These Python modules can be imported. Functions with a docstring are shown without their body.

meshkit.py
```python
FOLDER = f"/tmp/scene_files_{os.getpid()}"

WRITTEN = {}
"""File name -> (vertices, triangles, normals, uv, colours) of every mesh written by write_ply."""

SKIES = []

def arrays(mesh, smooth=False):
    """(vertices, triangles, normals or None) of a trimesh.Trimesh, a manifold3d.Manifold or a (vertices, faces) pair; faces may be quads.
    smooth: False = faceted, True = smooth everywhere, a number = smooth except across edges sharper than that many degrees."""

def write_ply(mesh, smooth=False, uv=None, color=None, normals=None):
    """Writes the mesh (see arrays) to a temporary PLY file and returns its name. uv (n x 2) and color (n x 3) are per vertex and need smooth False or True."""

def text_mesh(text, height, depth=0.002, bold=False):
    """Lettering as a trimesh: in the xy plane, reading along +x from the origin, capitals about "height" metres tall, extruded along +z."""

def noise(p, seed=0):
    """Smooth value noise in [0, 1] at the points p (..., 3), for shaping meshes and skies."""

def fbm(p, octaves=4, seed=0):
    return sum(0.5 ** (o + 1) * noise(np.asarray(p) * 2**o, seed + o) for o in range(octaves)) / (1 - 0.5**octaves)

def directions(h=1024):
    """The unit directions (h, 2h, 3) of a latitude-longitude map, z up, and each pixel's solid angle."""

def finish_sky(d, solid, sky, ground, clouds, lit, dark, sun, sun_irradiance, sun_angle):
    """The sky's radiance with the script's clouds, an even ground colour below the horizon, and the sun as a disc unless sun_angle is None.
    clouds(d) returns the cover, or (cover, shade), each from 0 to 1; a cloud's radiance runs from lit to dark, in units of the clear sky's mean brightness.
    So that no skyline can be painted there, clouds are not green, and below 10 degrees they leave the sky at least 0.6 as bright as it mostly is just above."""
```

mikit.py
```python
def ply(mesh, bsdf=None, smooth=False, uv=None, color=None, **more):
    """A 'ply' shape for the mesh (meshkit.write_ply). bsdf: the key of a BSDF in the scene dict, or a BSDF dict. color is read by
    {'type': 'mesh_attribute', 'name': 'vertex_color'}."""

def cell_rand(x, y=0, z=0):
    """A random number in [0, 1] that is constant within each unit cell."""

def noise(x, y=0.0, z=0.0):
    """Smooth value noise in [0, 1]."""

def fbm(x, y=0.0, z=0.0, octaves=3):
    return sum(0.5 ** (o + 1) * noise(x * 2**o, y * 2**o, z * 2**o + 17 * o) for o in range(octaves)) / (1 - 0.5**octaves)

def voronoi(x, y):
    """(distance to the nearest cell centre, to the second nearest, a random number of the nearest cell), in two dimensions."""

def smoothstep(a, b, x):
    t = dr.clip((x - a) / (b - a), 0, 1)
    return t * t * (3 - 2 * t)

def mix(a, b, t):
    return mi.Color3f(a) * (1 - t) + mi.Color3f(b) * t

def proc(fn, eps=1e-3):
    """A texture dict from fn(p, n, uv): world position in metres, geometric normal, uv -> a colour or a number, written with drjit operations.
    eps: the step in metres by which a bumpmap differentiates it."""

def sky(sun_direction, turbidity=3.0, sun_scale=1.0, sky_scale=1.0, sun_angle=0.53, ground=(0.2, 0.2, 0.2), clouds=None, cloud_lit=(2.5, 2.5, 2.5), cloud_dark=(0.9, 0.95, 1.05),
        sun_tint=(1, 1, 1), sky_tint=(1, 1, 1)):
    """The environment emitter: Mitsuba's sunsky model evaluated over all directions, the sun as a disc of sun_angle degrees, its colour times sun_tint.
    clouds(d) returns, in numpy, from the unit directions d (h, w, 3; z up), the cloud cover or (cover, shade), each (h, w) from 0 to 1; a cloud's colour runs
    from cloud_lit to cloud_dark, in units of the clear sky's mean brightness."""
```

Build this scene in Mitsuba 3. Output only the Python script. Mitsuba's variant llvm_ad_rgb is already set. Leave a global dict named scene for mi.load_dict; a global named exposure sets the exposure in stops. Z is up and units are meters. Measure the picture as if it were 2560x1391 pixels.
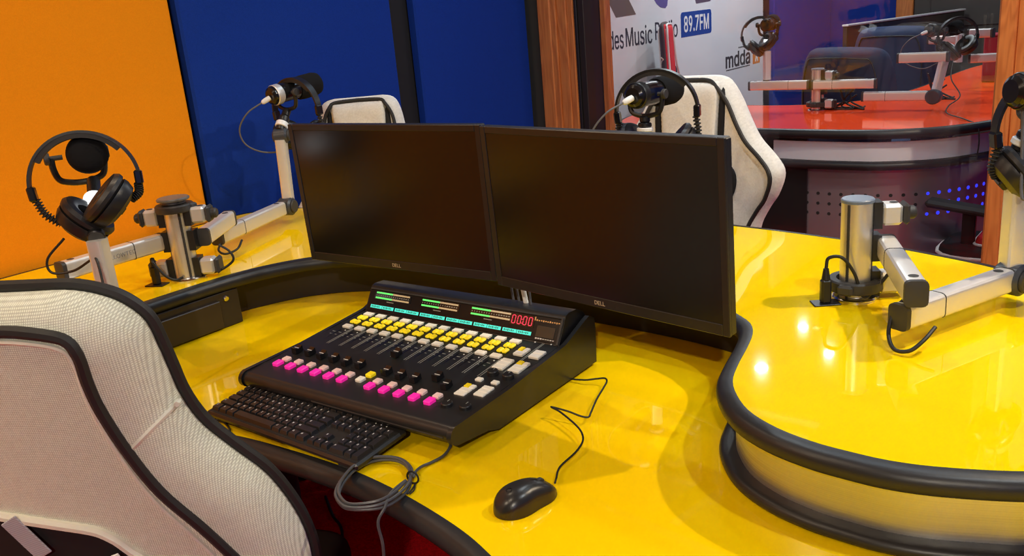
import math, random
import numpy as np, trimesh, mitsuba as mi, drjit as dr
import shapely, shapely.geometry as sg, shapely.affinity as sa
from scipy.spatial import Delaunay
import mikit, meshkit
from mikit import proc, noise, fbm, cell_rand, smoothstep, mix, ply

random.seed(7); rng = np.random.default_rng(7)
T = mi.ScalarTransform4f
scene, labels = {}, {}

# ---------------------------------------------------------------- camera, lights, exposure
CAM = np.array([1.515, -0.852, 1.478])
_t, _r, _y = 0.2975, -0.087, -0.686
_F = np.array([math.sin(_y) * math.cos(_t), math.cos(_y) * math.cos(_t), -math.sin(_t)])
_R0 = np.array([math.cos(_y), -math.sin(_y), 0.0]); _U0 = np.cross(_R0, _F)
_U = -_R0 * math.sin(_r) + _U0 * math.cos(_r)
scene['camera'] = {'type': 'perspective', 'fov': 2 * math.degrees(math.atan(1280 / 2200.0)), 'fov_axis': 'x', 'near_clip': 0.02, 'far_clip': 60.0,
                   'to_world': T().look_at(origin=CAM.tolist(), target=(CAM + _F).tolist(), up=_U.tolist())}
exposure = 0.22
WARM, COOL, NEUT = (1.0, 0.81, 0.57), (0.55, 0.80, 1.0), (0.86, 0.96, 1.0)
# unseen ceiling downlights: x, y, radius, colour, radiance, ceiling height
DOWNLIGHTS = [(1.95, 1.60, .030, WARM, 4200, 'above the far right of the desk'), (0.25, 1.25, .030, NEUT, 700, 'above the back edge of the desk'), (1.86, 0.43, .030, NEUT, 1300, 'above the right lobe of the desk'),
              (-0.60, 0.30, .030, WARM, 500, 'above the left pole, placed to light the left deck'), (0.35, -0.95, .030, WARM, 800, 'above the foreground chair, placed to brighten the console'), (2.5, -2.5, .045, (1.0, .88, .68), 4300, 'behind the viewer, placed to light the chair back and carpet'), (-0.5, -1.8, .030, WARM, 2000, 'by the orange panel, placed to light the orange wall')]  # out of view; placed to light left deck, console, chair back and orange wall
FAR_LIGHTS = [(-0.66, 4.34, .040, NEUT, 900, 'nearest the white board'), (-0.69, 5.18, .034, NEUT, 700, 'by the far end of the white board'), (-0.36, 4.77, .032, NEUT, 700, 'over the dark chairs'), (1.6, 3.7, .05, NEUT, 600, 'right of the red desk, placed to light the second studio'), (0.8, 6.2, .05, NEUT, 500, 'near the far door, placed to light the second studio')]  # last two are unseen, placed to light the second studio
UNSEEN_PANELS = [(-0.35, 2.10, .30, .16, COOL, 5.0, 'over the white chairs, placed for cool highlights'), (1.0, 1.35, .30, .15, COOL, 9.5, 'over the far right of the desk, placed to light chair and deck coolly')]  # out of view, placed for cool tint on chairs, rims and far deck

# ---------------------------------------------------------------- helpers
def rgb(*c): return {'type': 'rgb', 'value': [float(v) for v in c]}
def srgb(r, g, b):
    f = lambda v: (v / 255 / 12.92) if v / 255 <= .04045 else ((v / 255 + .055) / 1.055) ** 2.4
    return (f(r), f(g), f(b))
def mat(name, color, rough=.5, metal=0.0, spec=.5, bump=None, bscale=.0005, **kw):
    b = {'type': 'principled', 'base_color': color if isinstance(color, dict) else rgb(*color), 'roughness': rough, 'specular': spec}
    if metal: b['metallic'] = metal
    b.update(kw)
    if bump is not None: b = {'type': 'bumpmap', 'arbitrary': bump, 'scale': bscale, 'bsdf': b}
    scene['m_' + name] = {'type': 'twosided', 'bsdf': b}
    return 'm_' + name
def unit(v): v = np.asarray(v, float); return v / np.linalg.norm(v)
def cat(ms): return trimesh.util.concatenate([m for m in ms if m is not None])
def frame(o, x=None, y=None, z=None):
    """4x4 with the given axes (two of them are enough)."""
    if x is None: y, z = unit(y), unit(z); x = np.cross(y, z); x = unit(x); y = np.cross(z, x)
    elif y is None: x, z = unit(x), unit(z); y = unit(np.cross(z, x)); x = np.cross(y, z)
    else: x, y = unit(x), unit(y); z = unit(np.cross(x, y)); y = np.cross(z, x)
    M = np.eye(4); M[:3, 0], M[:3, 1], M[:3, 2], M[:3, 3] = x, y, z, o
    return M
def move(x=0, y=0, z=0): M = np.eye(4); M[:3, 3] = (x, y, z); return M
def rotz(a): return trimesh.transformations.rotation_matrix(a, [0, 0, 1])
def rotx(a): return trimesh.transformations.rotation_matrix(a, [1, 0, 0])
def roty(a): return trimesh.transformations.rotation_matrix(a, [0, 1, 0])
def tr(m, M):
    if isinstance(m, tuple): m = trimesh.Trimesh(m[0], np.vstack([m[1][:, [0, 1, 2]], m[1][:, [0, 2, 3]]]), process=False)
    m = m.copy(); m.apply_transform(M); return m
def box(cx, cy, cz, sx, sy, sz, c=0.0):
    """A box with its edges chamfered by c."""
    if c <= 0:
        m = trimesh.creation.box((sx, sy, sz)); m.apply_translation((cx, cy, cz)); return m
    c = min(c, .49 * min(sx, sy, sz)); pts = []
    for a in (-1, 1):
        for b in (-1, 1):
            for d in (-1, 1):
                X, Y, Z = a * sx / 2, b * sy / 2, d * sz / 2
                pts += [(X - a * c, Y - b * c, Z), (X - a * c, Y, Z - d * c), (X, Y - b * c, Z - d * c)]
    m = trimesh.convex.convex_hull(np.array(pts)); m.apply_translation((cx, cy, cz)); return m
def lathe(profile, p0=(0, 0, 0), axis=(0, 0, 1), n=28):
    m = trimesh.creation.revolve(np.array(profile, float), sections=n)
    if m.volume < 0: m.invert()
    z = unit(axis); x = np.cross([0, 0, 1] if abs(z[2]) < .9 else [1, 0, 0], z)
    return tr(m, frame(p0, x=x, z=z))
def rod(p0, p1, r, c=0.0, n=24):
    p0, p1 = np.asarray(p0, float), np.asarray(p1, float); L = np.linalg.norm(p1 - p0); c = min(c, r * .9, L * .45)
    prof = [(0, 0), (r - c, 0), (r, c), (r, L - c), (r - c, L), (0, L)] if c else [(0, 0), (r, 0), (r, L), (0, L)]
    return lathe(prof, p0, p1 - p0, n)
def spline(pts, n=8, closed=False):
    P = np.asarray(pts, float)
    Q = np.vstack([P[-1:], P, P[:2]]) if closed else np.vstack([2 * P[:1] - P[1:2], P, 2 * P[-1:] - P[-2:-1]])
    out = []
    for i in range(len(P) if closed else len(P) - 1):
        a, b, c, d = Q[i:i + 4]
        for k in range(n):
            t = k / n
            out.append(.5 * (2 * b + (c - a) * t + (2 * a - 5 * b + 4 * c - d) * t * t + (3 * b - a - 3 * c + d) * t ** 3))
    if not closed: out.append(P[-1])
    return np.array(out)
def tube(path, r, n=10, closed=False, cap=True):
    P = np.asarray(path, float); N = len(P)
    d = np.roll(P, -1, 0) - np.roll(P, 1, 0) if closed else np.gradient(P, axis=0)
    d = d / np.maximum(np.linalg.norm(d, axis=1, keepdims=True), 1e-12)
    u = np.cross(d[0], [0, 0, 1] if abs(d[0][2]) < .9 else [1, 0, 0]); u = unit(u); V = []
    rr = np.broadcast_to(np.asarray(r, float), (N,)); ang = np.arange(n) * 2 * np.pi / n
    for i in range(N):
        u = unit(u - d[i] * (u @ d[i])); w = np.cross(d[i], u)
        V.append(P[i] + rr[i] * (np.cos(ang)[:, None] * u + np.sin(ang)[:, None] * w))
    V = np.vstack(V); Fc = []
    for i in range(N if closed else N - 1):
        a, b = i * n, ((i + 1) % N) * n
        for k in range(n):
            k2 = (k + 1) % n; Fc += [(a + k, a + k2, b + k2), (a + k, b + k2, b + k)]
    if cap and not closed:
        V = np.vstack([V, P[0], P[-1]]); e = (N - 1) * n
        for k in range(n): Fc += [(k, N * n, (k + 1) % n), (e + k, e + (k + 1) % n, N * n + 1)]
    return trimesh.Trimesh(V, Fc, process=False)
def cable(pts, r, n=8, per=8): return tube(spline(pts, per), r, n)
def prism(poly, z0, z1):
    poly = poly if hasattr(poly, 'exterior') else sg.Polygon(poly)
    if not poly.is_valid: poly = poly.buffer(0)
    m = trimesh.creation.extrude_polygon(poly, z1 - z0, engine='earcut'); m.apply_translation((0, 0, z0)); return m
def rim(pts, zt, zb, out, closed=True, inner=.006, n=9):
    """A half-round edge band along a polyline (counter-clockwise = outward to the right)."""
    P = np.asarray(pts, float)[:, :2]; N = len(P)
    d = np.roll(P, -1, 0) - np.roll(P, 1, 0) if closed else np.gradient(P, axis=0)
    d /= np.linalg.norm(d, axis=1, keepdims=True); nr = np.stack([d[:, 1], -d[:, 0]], 1)
    h = (zt - zb) / 2; a = np.linspace(np.pi / 2, -np.pi / 2, n)
    prof = [(-inner, zt)] + [(out * max(0.0, math.cos(t)) ** .75, (zt + zb) / 2 + h * math.sin(t)) for t in a] + [(-inner, zb)]
    K = len(prof); V = np.array([[*(P[i] + nr[i] * o), z] for i in range(N) for o, z in prof]); Fc = []
    for i in range(N if closed else N - 1):
        a0, b0 = i * K, ((i + 1) % N) * K
        for k in range(K - 1): Fc += [(a0 + k, b0 + k + 1, b0 + k), (a0 + k, a0 + k + 1, b0 + k + 1)]
        Fc += [(a0 + K - 1, b0, b0 + K - 1), (a0 + K - 1, a0, b0)]
    if not closed:
        for e in (0, (N - 1) * K):
            for k in range(1, K - 1): Fc.append((e, e + k, e + k + 1) if e == 0 else (e, e + k + 1, e + k))
    return trimesh.Trimesh(V, Fc, process=False)
def band(pts, z0, z1, thick):
    """A vertical wall of some thickness standing along an open polyline."""
    return prism(sg.LineString(np.asarray(pts)[:, :2]).buffer(thick / 2, cap_style='flat', join_style='mitre'), z0, z1)
def rrect(w, h, r, cx=0, cy=0, q=4): return sa.translate(sg.box(-w / 2 + r, -h / 2 + r, w / 2 - r, h / 2 - r).buffer(r, quad_segs=q), cx, cy)
def pillow(poly, thick, r, step=.014, back=1.0, flat=0.0):
    """A cushion with this outline in (x, z), thickness along +-y, edges rounded over r. Returns mesh and (x, z) per vertex."""
    L = poly.exterior.length; nb = int(L / step)
    B = np.array([poly.exterior.interpolate(i / nb, normalized=True).coords[0] for i in range(nb)])
    x0, z0, x1, z1 = poly.bounds; inn = []
    for k, off in enumerate((r * .12, r * .35, r * .65)):
        g = poly.buffer(-off)
        for gg in getattr(g, 'geoms', [g]):
            if gg.is_empty: continue
            q = int(gg.exterior.length / step); inn += [gg.exterior.interpolate(i / q, normalized=True).coords[0] for i in range(q)]
    core = poly.buffer(-r * .9)
    gx, gz = np.meshgrid(np.arange(x0, x1, step), np.arange(z0, z1, step)); g = np.stack([gx.ravel(), gz.ravel()], 1)
    if not core.is_empty: inn += [tuple(p) for p in g[shapely.contains_xy(core, g[:, 0], g[:, 1])]]
    P = np.vstack([B, np.array(inn)]); tri = Delaunay(P).simplices; c = P[tri].mean(1)
    tri = tri[shapely.contains_xy(poly, c[:, 0], c[:, 1])]
    e1, e2 = P[tri[:, 1]] - P[tri[:, 0]], P[tri[:, 2]] - P[tri[:, 0]]; cr = e1[:, 0] * e2[:, 1] - e1[:, 1] * e2[:, 0]
    tri = tri[np.abs(cr) > 1e-12]; cr = cr[np.abs(cr) > 1e-12]; tri[cr > 0] = tri[cr > 0][:, ::-1]
    ext = sg.LineString(poly.exterior.coords); D = np.array([ext.distance(sg.Point(p)) for p in P]); D[:nb] = 0
    h = np.sqrt(np.maximum(0, 1 - (1 - np.minimum(D / r, 1)) ** 2))
    n = len(P); V = np.vstack([np.stack([P[:, 0], thick / 2 * h + flat, P[:, 1]], 1), np.stack([P[:, 0], -thick / 2 * h * back, P[:, 1]], 1)])
    idx = np.arange(n) + n; idx[:nb] = np.arange(nb)
    Fc = np.vstack([tri[:, ::-1] * 1, idx[tri]])
    Fc[:len(tri)] = tri[:, ::-1]; Fc[len(tri):] = idx[tri]
    Fc = np.vstack([tri, idx[tri][:, ::-1]])
    m = trimesh.Trimesh(V, Fc, process=False); m.fix_normals(); return m
def text(s, h, depth=.0008, bold=False): return meshkit.text_mesh(s, h, depth, bold)
def centred(m):
    b = m.bounds; m.apply_translation((-(b[0][0] + b[1][0]) / 2, -(b[0][1] + b[1][1]) / 2, 0)); return m

used = {}
def numbered(k):
    used[k] = used.get(k, -1) + 1
    return k if used[k] == 0 else f'{k}_{used[k]:03d}'
place = {}
def thing(name, label, cat_, M=None, group=None):
    k = numbered(name); place[k] = np.eye(4) if M is None else np.asarray(M, float)
    labels[k] = {'label': label, 'category': cat_}
    if group: labels[k]['group'] = group
    return k
def root(k): return k.split('__')[0]
def part(parent, name, mesh, m, smooth=35, uv=None, label=None, stuff=False, **more):
    k = numbered(parent + '__' + name)
    scene[k] = ply(tr(mesh, place[root(parent)]), m, smooth=smooth, uv=uv, **more)
    if label: labels.setdefault(k, {})['label'] = label
    if stuff: labels.setdefault(k, {})['kind'] = 'stuff'
    return k
def part_at(parent, name, d, M, label=None):
    """Another copy of a ready shape dict under its own key."""
    k = numbered(parent + '__' + name); scene[k] = {**d, 'to_world': T((place[root(parent)] @ M).tolist())}
    if label: labels[k] = {'label': label}
    return k
def single(name, label, cat_, mesh, m, smooth=35, group=None, kind=None, uv=None, **more):
    k = numbered(name); scene[k] = ply(mesh, m, smooth=smooth, uv=uv, **more); labels[k] = {'label': label, 'category': cat_}
    if group: labels[k]['group'] = group
    if kind: labels[k]['kind'] = kind
    place[k] = np.eye(4); return k
def struct(name, mesh, m, smooth=False, label=None, parent=None, **more):
    k = numbered(parent + '__' + name if parent else name); scene[k] = ply(mesh, m, smooth=smooth, **more)
    if not parent: labels[k] = {'kind': 'structure', 'label': label or name.replace('_', ' ')}
    place[k] = np.eye(4); return k
def glow(color, s): return {'type': 'area', 'radiance': rgb(*[c * s for c in color]), 'sampling_weight': 0.02}

# ---------------------------------------------------------------- materials
YEL = mat('yellow', (.90, .60, .002), .025, spec=.45)
RED = mat('red_top', (.88, .075, .015), .06, spec=.5)
BLACK = mat('black_plastic', (.012, .012, .013), .38)
BLACKG = mat('black_gloss', (.010, .010, .011), .16)
RIMB = mat('black_edge_rubber', (.014, .014, .016), .42)
DARKBOARD = mat('dark_board', (.022, .015, .011), .45)
CHAR = mat('charcoal', (.035, .034, .034), .5)
SCREEN = mat('screen', (.005, .005, .005), .22, spec=.5)
BEZEL = mat('bezel', (.016, .015, .014), .34)
ALU = mat('aluminium', (.84, .83, .81), .38, metal=.6)
ALUB = mat('brushed_steel', proc(lambda p, n, uv: mix((.52, .50, .47), (.66, .64, .6), noise(p.z * 900, p.x * 6, p.y * 6))), .36, metal=.9)
CHROME = mat('chrome', (.85, .85, .85), .12, metal=1.0)
RUBBER = mat('rubber', (.02, .02, .02), .65)
FOAM = mat('foam', (.012, .012, .013), .95, spec=.15, bump=proc(lambda p, n, uv: noise(p.x * 700, p.y * 700, p.z * 700)), bscale=.0012)
WHITEP = mat('white_plastic', (.8, .8, .78), .4)
CABLEG = mat('grey_cable', (.10, .10, .11), .5)
CABLEB = mat('black_cable', (.010, .010, .010), .5)
PRINTW = mat('white_print', (.75, .75, .73), .6)
PRINTG = mat('grey_print', (.32, .34, .30), .6)
PRINTD = mat('dark_print', (.05, .05, .06), .6)
def weave(p, n, uv):
    a = .5 + .5 * dr.sin(uv.x * 2100); b = .5 + .5 * dr.sin(uv.y * 2100)
    return mix((.45, .455, .37), (.82, .845, .73), dr.clip(a * b * 1.5 + .25 * noise(uv.x * 300, uv.y * 300), 0, 1))
MESHF = mat('mesh_fabric', proc(weave), .9, spec=.15, sheen=.3, bump=proc(lambda p, n, uv: dr.sin(uv.x * 2100) * dr.sin(uv.y * 2100)), bscale=.00014)
def weave2(p, n, uv):
    return mix((.64, .62, .57), (.80, .78, .73), fbm(uv.x * 260, uv.y * 260))
WHITEF = mat('white_fabric', proc(weave2), .85, spec=.2, sheen=.2)
BLACKF = mat('black_fabric', (.015, .015, .016), .8, spec=.25)
PIPE = mat('black_piping', (.012, .012, .012), .6)
NAVYF = mat('navy_fabric', (.018, .030, .075), .75, spec=.3)
REDF = mat('red_fabric', (.62, .02, .015), .6)
STRAP = mat('grey_strap', proc(lambda p, n, uv: mix((.30, .31, .36), (.42, .43, .48), .5 + .5 * dr.sin(p.z * 1500 + p.x * 700))), .7)
def wood(p, n, uv):
    g = fbm(p.x * 14, p.y * 14, p.z * 1.3, 4); r = .5 + .5 * dr.sin(60 * g + p.z * 3)
    return mix((.46, .13, .030), (.64, .22, .055), r * .6 + .4 * noise(p.x * 220, p.y * 220, p.z * 6))
WOOD = mat('cherry_wood', proc(wood), .32)
ORANGE = mat('orange_fabric', proc(lambda p, n, uv: mix((.80, .265, .002), (.89, .305, .003), fbm(p.y * 420, p.z * 420))), .85, spec=.2)
BLUE = mat('blue_fabric', proc(lambda p, n, uv: mix((.004, .030, .25), (.006, .041, .32), fbm(p.y * 420 + p.x * 400, p.z * 420))), .85, spec=.2)
DKBLUE = mat('dark_reveal', (.010, .010, .012), .7)
CARPET = mat('red_carpet', proc(lambda p, n, uv: mix((.22, .002, .004), (.62, .006, .012), fbm(p.x * 260, p.y * 260, 0, 3))), .95, spec=.1, bump=proc(lambda p, n, uv: noise(p.x * 420, p.y * 420)), bscale=.003)
CEIL = mat('ceiling_darkened', (.30, .28, .26), .9)  # unseen ceiling kept dark to lower bounce light
WALLD = mat('dark_wall', (.05, .045, .04), .8)
WALLC = mat('cream_wall', (.60, .50, .36), .8)
scene['m_glass'] = {'type': 'thindielectric', 'int_ior': 1.34}
GLASS = 'm_glass'

# ---------------------------------------------------------------- the setting
struct('floor', box(.6, 2.4, -.025, 5.6, 11.6, .05), CARPET, label='dark red carpet floor')
struct('ceiling', box(.6, 2.4, 2.725, 5.6, 11.6, .05), CEIL, label='unseen ceiling, darkened to lower bounce light')
struct('wall_left', box(-1.23, 2.4, 1.35, .10, 11.6, 2.7), DKBLUE, label='dark side wall behind the acoustic panels')
struct('wall_right', box(3.05, 2.4, 1.35, .10, 11.6, 2.7), BLUE, label='unseen wall right of the studio, dark blue to cut glass reflections')  # out of view; tone chosen to keep reflections in the glass low
struct('wall_back', box(.6, -3.05, 1.35, 5.6, .10, 2.7), WALLD, label='unseen wall behind the viewer, dark to cut glass reflections')  # out of view; kept dark so the glass mirrors little of it
struct('wall_far', box(.6, 7.0, 1.35, 5.6, .10, 2.7), BLUE, label='blue far wall of the second studio')
WY0, WY1 = 2.70, 2.86
struct('wall_window', cat([box(1.99, (WY0 + WY1) / 2, 1.35, 2.0, WY1 - WY0, 2.7), box(-.1, (WY0 + WY1) / 2, .06, 2.16, WY1 - WY0, .12),
                           box(-.1, (WY0 + WY1) / 2, 2.52, 2.16, WY1 - WY0, .36), box(-1.13, (WY0 + WY1) / 2, 1.35, .14, WY1 - WY0, 2.7)]), WALLD, label='partition wall with the studio window')
def acoustic(y0, y1, m, label, z0=.05, z1=2.62, x=-1.18, t=.05, group=None):
    k = thing('acoustic_panel', label, 'acoustic panel', group=group)
    part(k, 'fabric_face', box(x + t / 2, (y0 + y1) / 2, (z0 + z1) / 2, t, y1 - y0, z1 - z0, .008), m, smooth=False)
    part(k, 'backing_board', box(x - .012, (y0 + y1) / 2, (z0 + z1) / 2, .022, y1 - y0 - .03, z1 - z0 - .03), DARKBOARD, smooth=False)
acoustic(-2.95, .79, ORANGE, 'large orange fabric wall panel beside the left of the desk', t=.05)
acoustic(.815, 1.765, BLUE, 'broad blue wall panel next to the orange panel')
acoustic(1.90, 2.66, BLUE, 'darker blue wall panel beside the wooden window frame')
k = thing('acoustic_panel', 'blue panel right of the wooden mullion by the right edge', 'acoustic panel')
part(k, 'fabric_face', box(1.75, WY0 - .028, 1.33, 1.45, .05, 2.5, .008), BLUE, smooth=False)

# window: wooden casings, jambs, two panes
w = 'window_1'; labels[w] = {'kind': 'structure', 'label': 'large studio window in a cherry wood frame'}; place[w] = np.eye(4)
def wpart(name, m, mt, **kw): part(w, name, m, mt, smooth=False, **kw)
wpart('casing', cat([box(-1.035, WY0 - .012, 1.28, .075, .045, 2.5, .006), box(-.985, WY0 - .004, 1.28, .03, .05, 2.5, .004), box(-.945, WY0 + .004, 1.28, .055, .045, 2.5, .005)]), WOOD)
wpart('casing', cat([box(-.903, WY0 + .012, 1.28, .034, .045, 2.5, .004)]), WOOD)
wpart('gasket', box(-.879, WY0 + .03, 1.28, .016, .06, 2.5, .003), BLACK)
wpart('jamb', box(-.855, WY0 + .085, 1.28, .034, .15, 2.5, .003), DARKBOARD)
wpart('casing', box(-.822, WY1 + .012, 1.28, .034, .05, 2.5, .005), WOOD)
wpart('mullion', box(.925, WY0 + .04, 1.28, .055, .19, 2.5, .006), WOOD)
wpart('mullion', box(.968, WY0 + .015, 1.28, .034, .11, 2.5, .005), WOOD)
wpart('sill', box(.03, (WY0 + WY1) / 2, .135, 1.80, .22, .03, .006), WOOD)
wpart('head', box(.03, (WY0 + WY1) / 2, 2.355, 1.80, .22, .04, .006), WOOD)
for yy in (WY0 + .045, WY1 - .02):
    wpart('pane', (np.array([[-.84, yy, .15], [.90, yy, .15], [.90, yy, 2.335], [-.84, yy, 2.335]]), np.array([[0, 1, 2, 3]])), GLASS)

# ---------------------------------------------------------------- the yellow desk
UP, LOW, RT = .872, .74, .035
def resample(P, step=.02, closed=True):
    ls = sg.LinearRing(P[:, :2]) if closed else sg.LineString(P[:, :2]); n = max(4, int(ls.length / step))
    t = np.arange(n) / n if closed else np.linspace(0, 1, n)
    return np.array([ls.interpolate(a, normalized=True).coords[0] for a in t])
upper_in = [(-.47, -.42), (-.47, -.20), (-.468, 0), (-.467, .154), (-.466, .30), (-.459, .41), (-.43, .515), (-.375, .61), (-.285, .675), (-.17, .705), (0, .722), (.2, .728), (.4, .726), (.6, .718), (.72, .703), (.79, .682), (.837, .652), (.870, .622), (.892, .58),
            (.909, .52), (.927, .44), (.946, .375), (.975, .325), (1.018, .278), (1.075, .246), (1.135, .230), (1.185, .2265), (1.235, .2275), (1.294, .241), (1.382, .278)]
right_end = [(1.47, .335), (1.56, .43), (1.61, .55), (1.615, .68), (1.57, .83), (1.49, .95), (1.38, 1.04)]
far_edge = [(1.25, 1.108), (1.162, 1.160), (.958, 1.230), (.83, 1.257), (.592, 1.290), (.3, 1.305), (0, 1.30), (-.3, 1.265), (-.6, 1.195), (-.86, 1.09), (-1.0, 1.01), (-1.075, .94)]
left_end = [(-1.104, .85), (-1.106, .6), (-1.106, .2), (-1.106, -.2), (-1.09, -.42), (-1.0, -.55), (-.8, -.60), (-.58, -.555)]
UPO = resample(spline(upper_in + right_end + far_edge + left_end, 10, closed=True), .018)
if sg.LinearRing(UPO).is_ccw is False: UPO = UPO[::-1]
UPI = spline(upper_in, 10)            # inner edge, from left front round the back to the right lobe
desk = thing('studio_desk', 'curved yellow broadcast desk with raised deck and black edges', 'desk')
upoly = sg.Polygon(UPO)
part(desk, 'upper_deck', prism(upoly, UP - RT + .002, UP), YEL, smooth=20)
part(desk, 'upper_edge', rim(UPO, UP + .0006, UP - RT, .021), RIMB, label='black rounded edge of the raised deck')
low_front = [(-.60, -.40), (-.46, -.245), (-.30, -.150), (-.10, -.075), (.10, -.022), (.249, -.004), (.40, .003), (.50, -.002), (.60, -.016), (.70, -.037), (.777, -.063), (.90, -.117), (1.05, -.205), (1.2, -.32), (1.36, -.42)]
low_rest = [(1.56, -.46), (1.74, -.40), (1.86, -.2), (1.88, .1), (1.80, .4), (1.6, .75), (1.35, .98), (1.0, 1.12), (.5, 1.18), (0, 1.18), (-.5, 1.10), (-.9, .92), (-.98, .6), (-.98, 0), (-.9, -.35), (-.75, -.45)]
LOWO = resample(spline(low_front + low_rest, 8, closed=True), .018)
if sg.LinearRing(LOWO).is_ccw is False: LOWO = LOWO[::-1]
part(desk, 'lower_worktop', prism(sg.Polygon(LOWO), LOW - .034, LOW), YEL, smooth=20)
part(desk, 'lower_edge', rim(LOWO, LOW + .0006, LOW - .038, .024), RIMB, label='black rounded edge of the worktop')
# pieces that stand between worktop and raised deck
def along(x_from, x_to, off, tail=None):
    i0 = np.argmin(np.linalg.norm(UPI[:, :2] - np.array(x_from), axis=1)); i1 = np.argmin(np.linalg.norm(UPI[:, :2] - np.array(x_to), axis=1))
    P = UPI[i0:i1 + 1, :2]
    if tail is not None: P = np.vstack([P, spline([tuple(P[-1])] + tail, 8)[1:, :2]])
    d = np.gradient(P, axis=0); d /= np.linalg.norm(d, axis=1, keepdims=True)
    return P + np.stack([-d[:, 1], d[:, 0]], 1) * off      # off > 0: towards the inside of the deck
lobe = [(1.47, .335), (1.56, .43), (1.61, .55), (1.615, .68), (1.57, .83)]
part(desk, 'riser_band', band(along((.927, .44), (1.382, .278), .016, lobe), LOW + .001, UP - RT, .012), ALUB, label='brushed metal riser band')
P = along((.921, .455), (1.382, .278), -.002, lobe)
part(desk, 'riser_edge', rim(P, LOW + .023, LOW + .001, .015, closed=False, inner=.026), RIMB, label='black rounded moulding at the foot of the metal riser')
part(desk, 'recess_panel', cat([band(along((-.459, .41), (.946, .375), .085), LOW + .001, UP - RT, .016), band(along((-.468, 0), (-.459, .41), .20), LOW + .001, UP - RT, .016)]), DARKBOARD)
db = part(desk, 'drawer_box', cat([box(-.535, .07, (LOW + UP - RT) / 2, .165, .684, UP - RT - LOW - .002, .002)]), DARKBOARD, smooth=False, label='dark brown drawer box under the raised deck')
part(db, 'drawer_front', box(-.449, .040, LOW + .042, .010, .62, .072, .002), mat('drawer_brown', (.030, .019, .012), .42), smooth=False)
part(db, 'lock', cat([lathe([(0, 0), (.0075, 0), (.0075, .004), (.0055, .006), (0, .006)], (-.4525, .372, LOW + .078), (1, 0, 0), 20), box(-.446, .372, LOW + .078, .002, .0012, .007)]), CHROME, label='small round lock')
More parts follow.
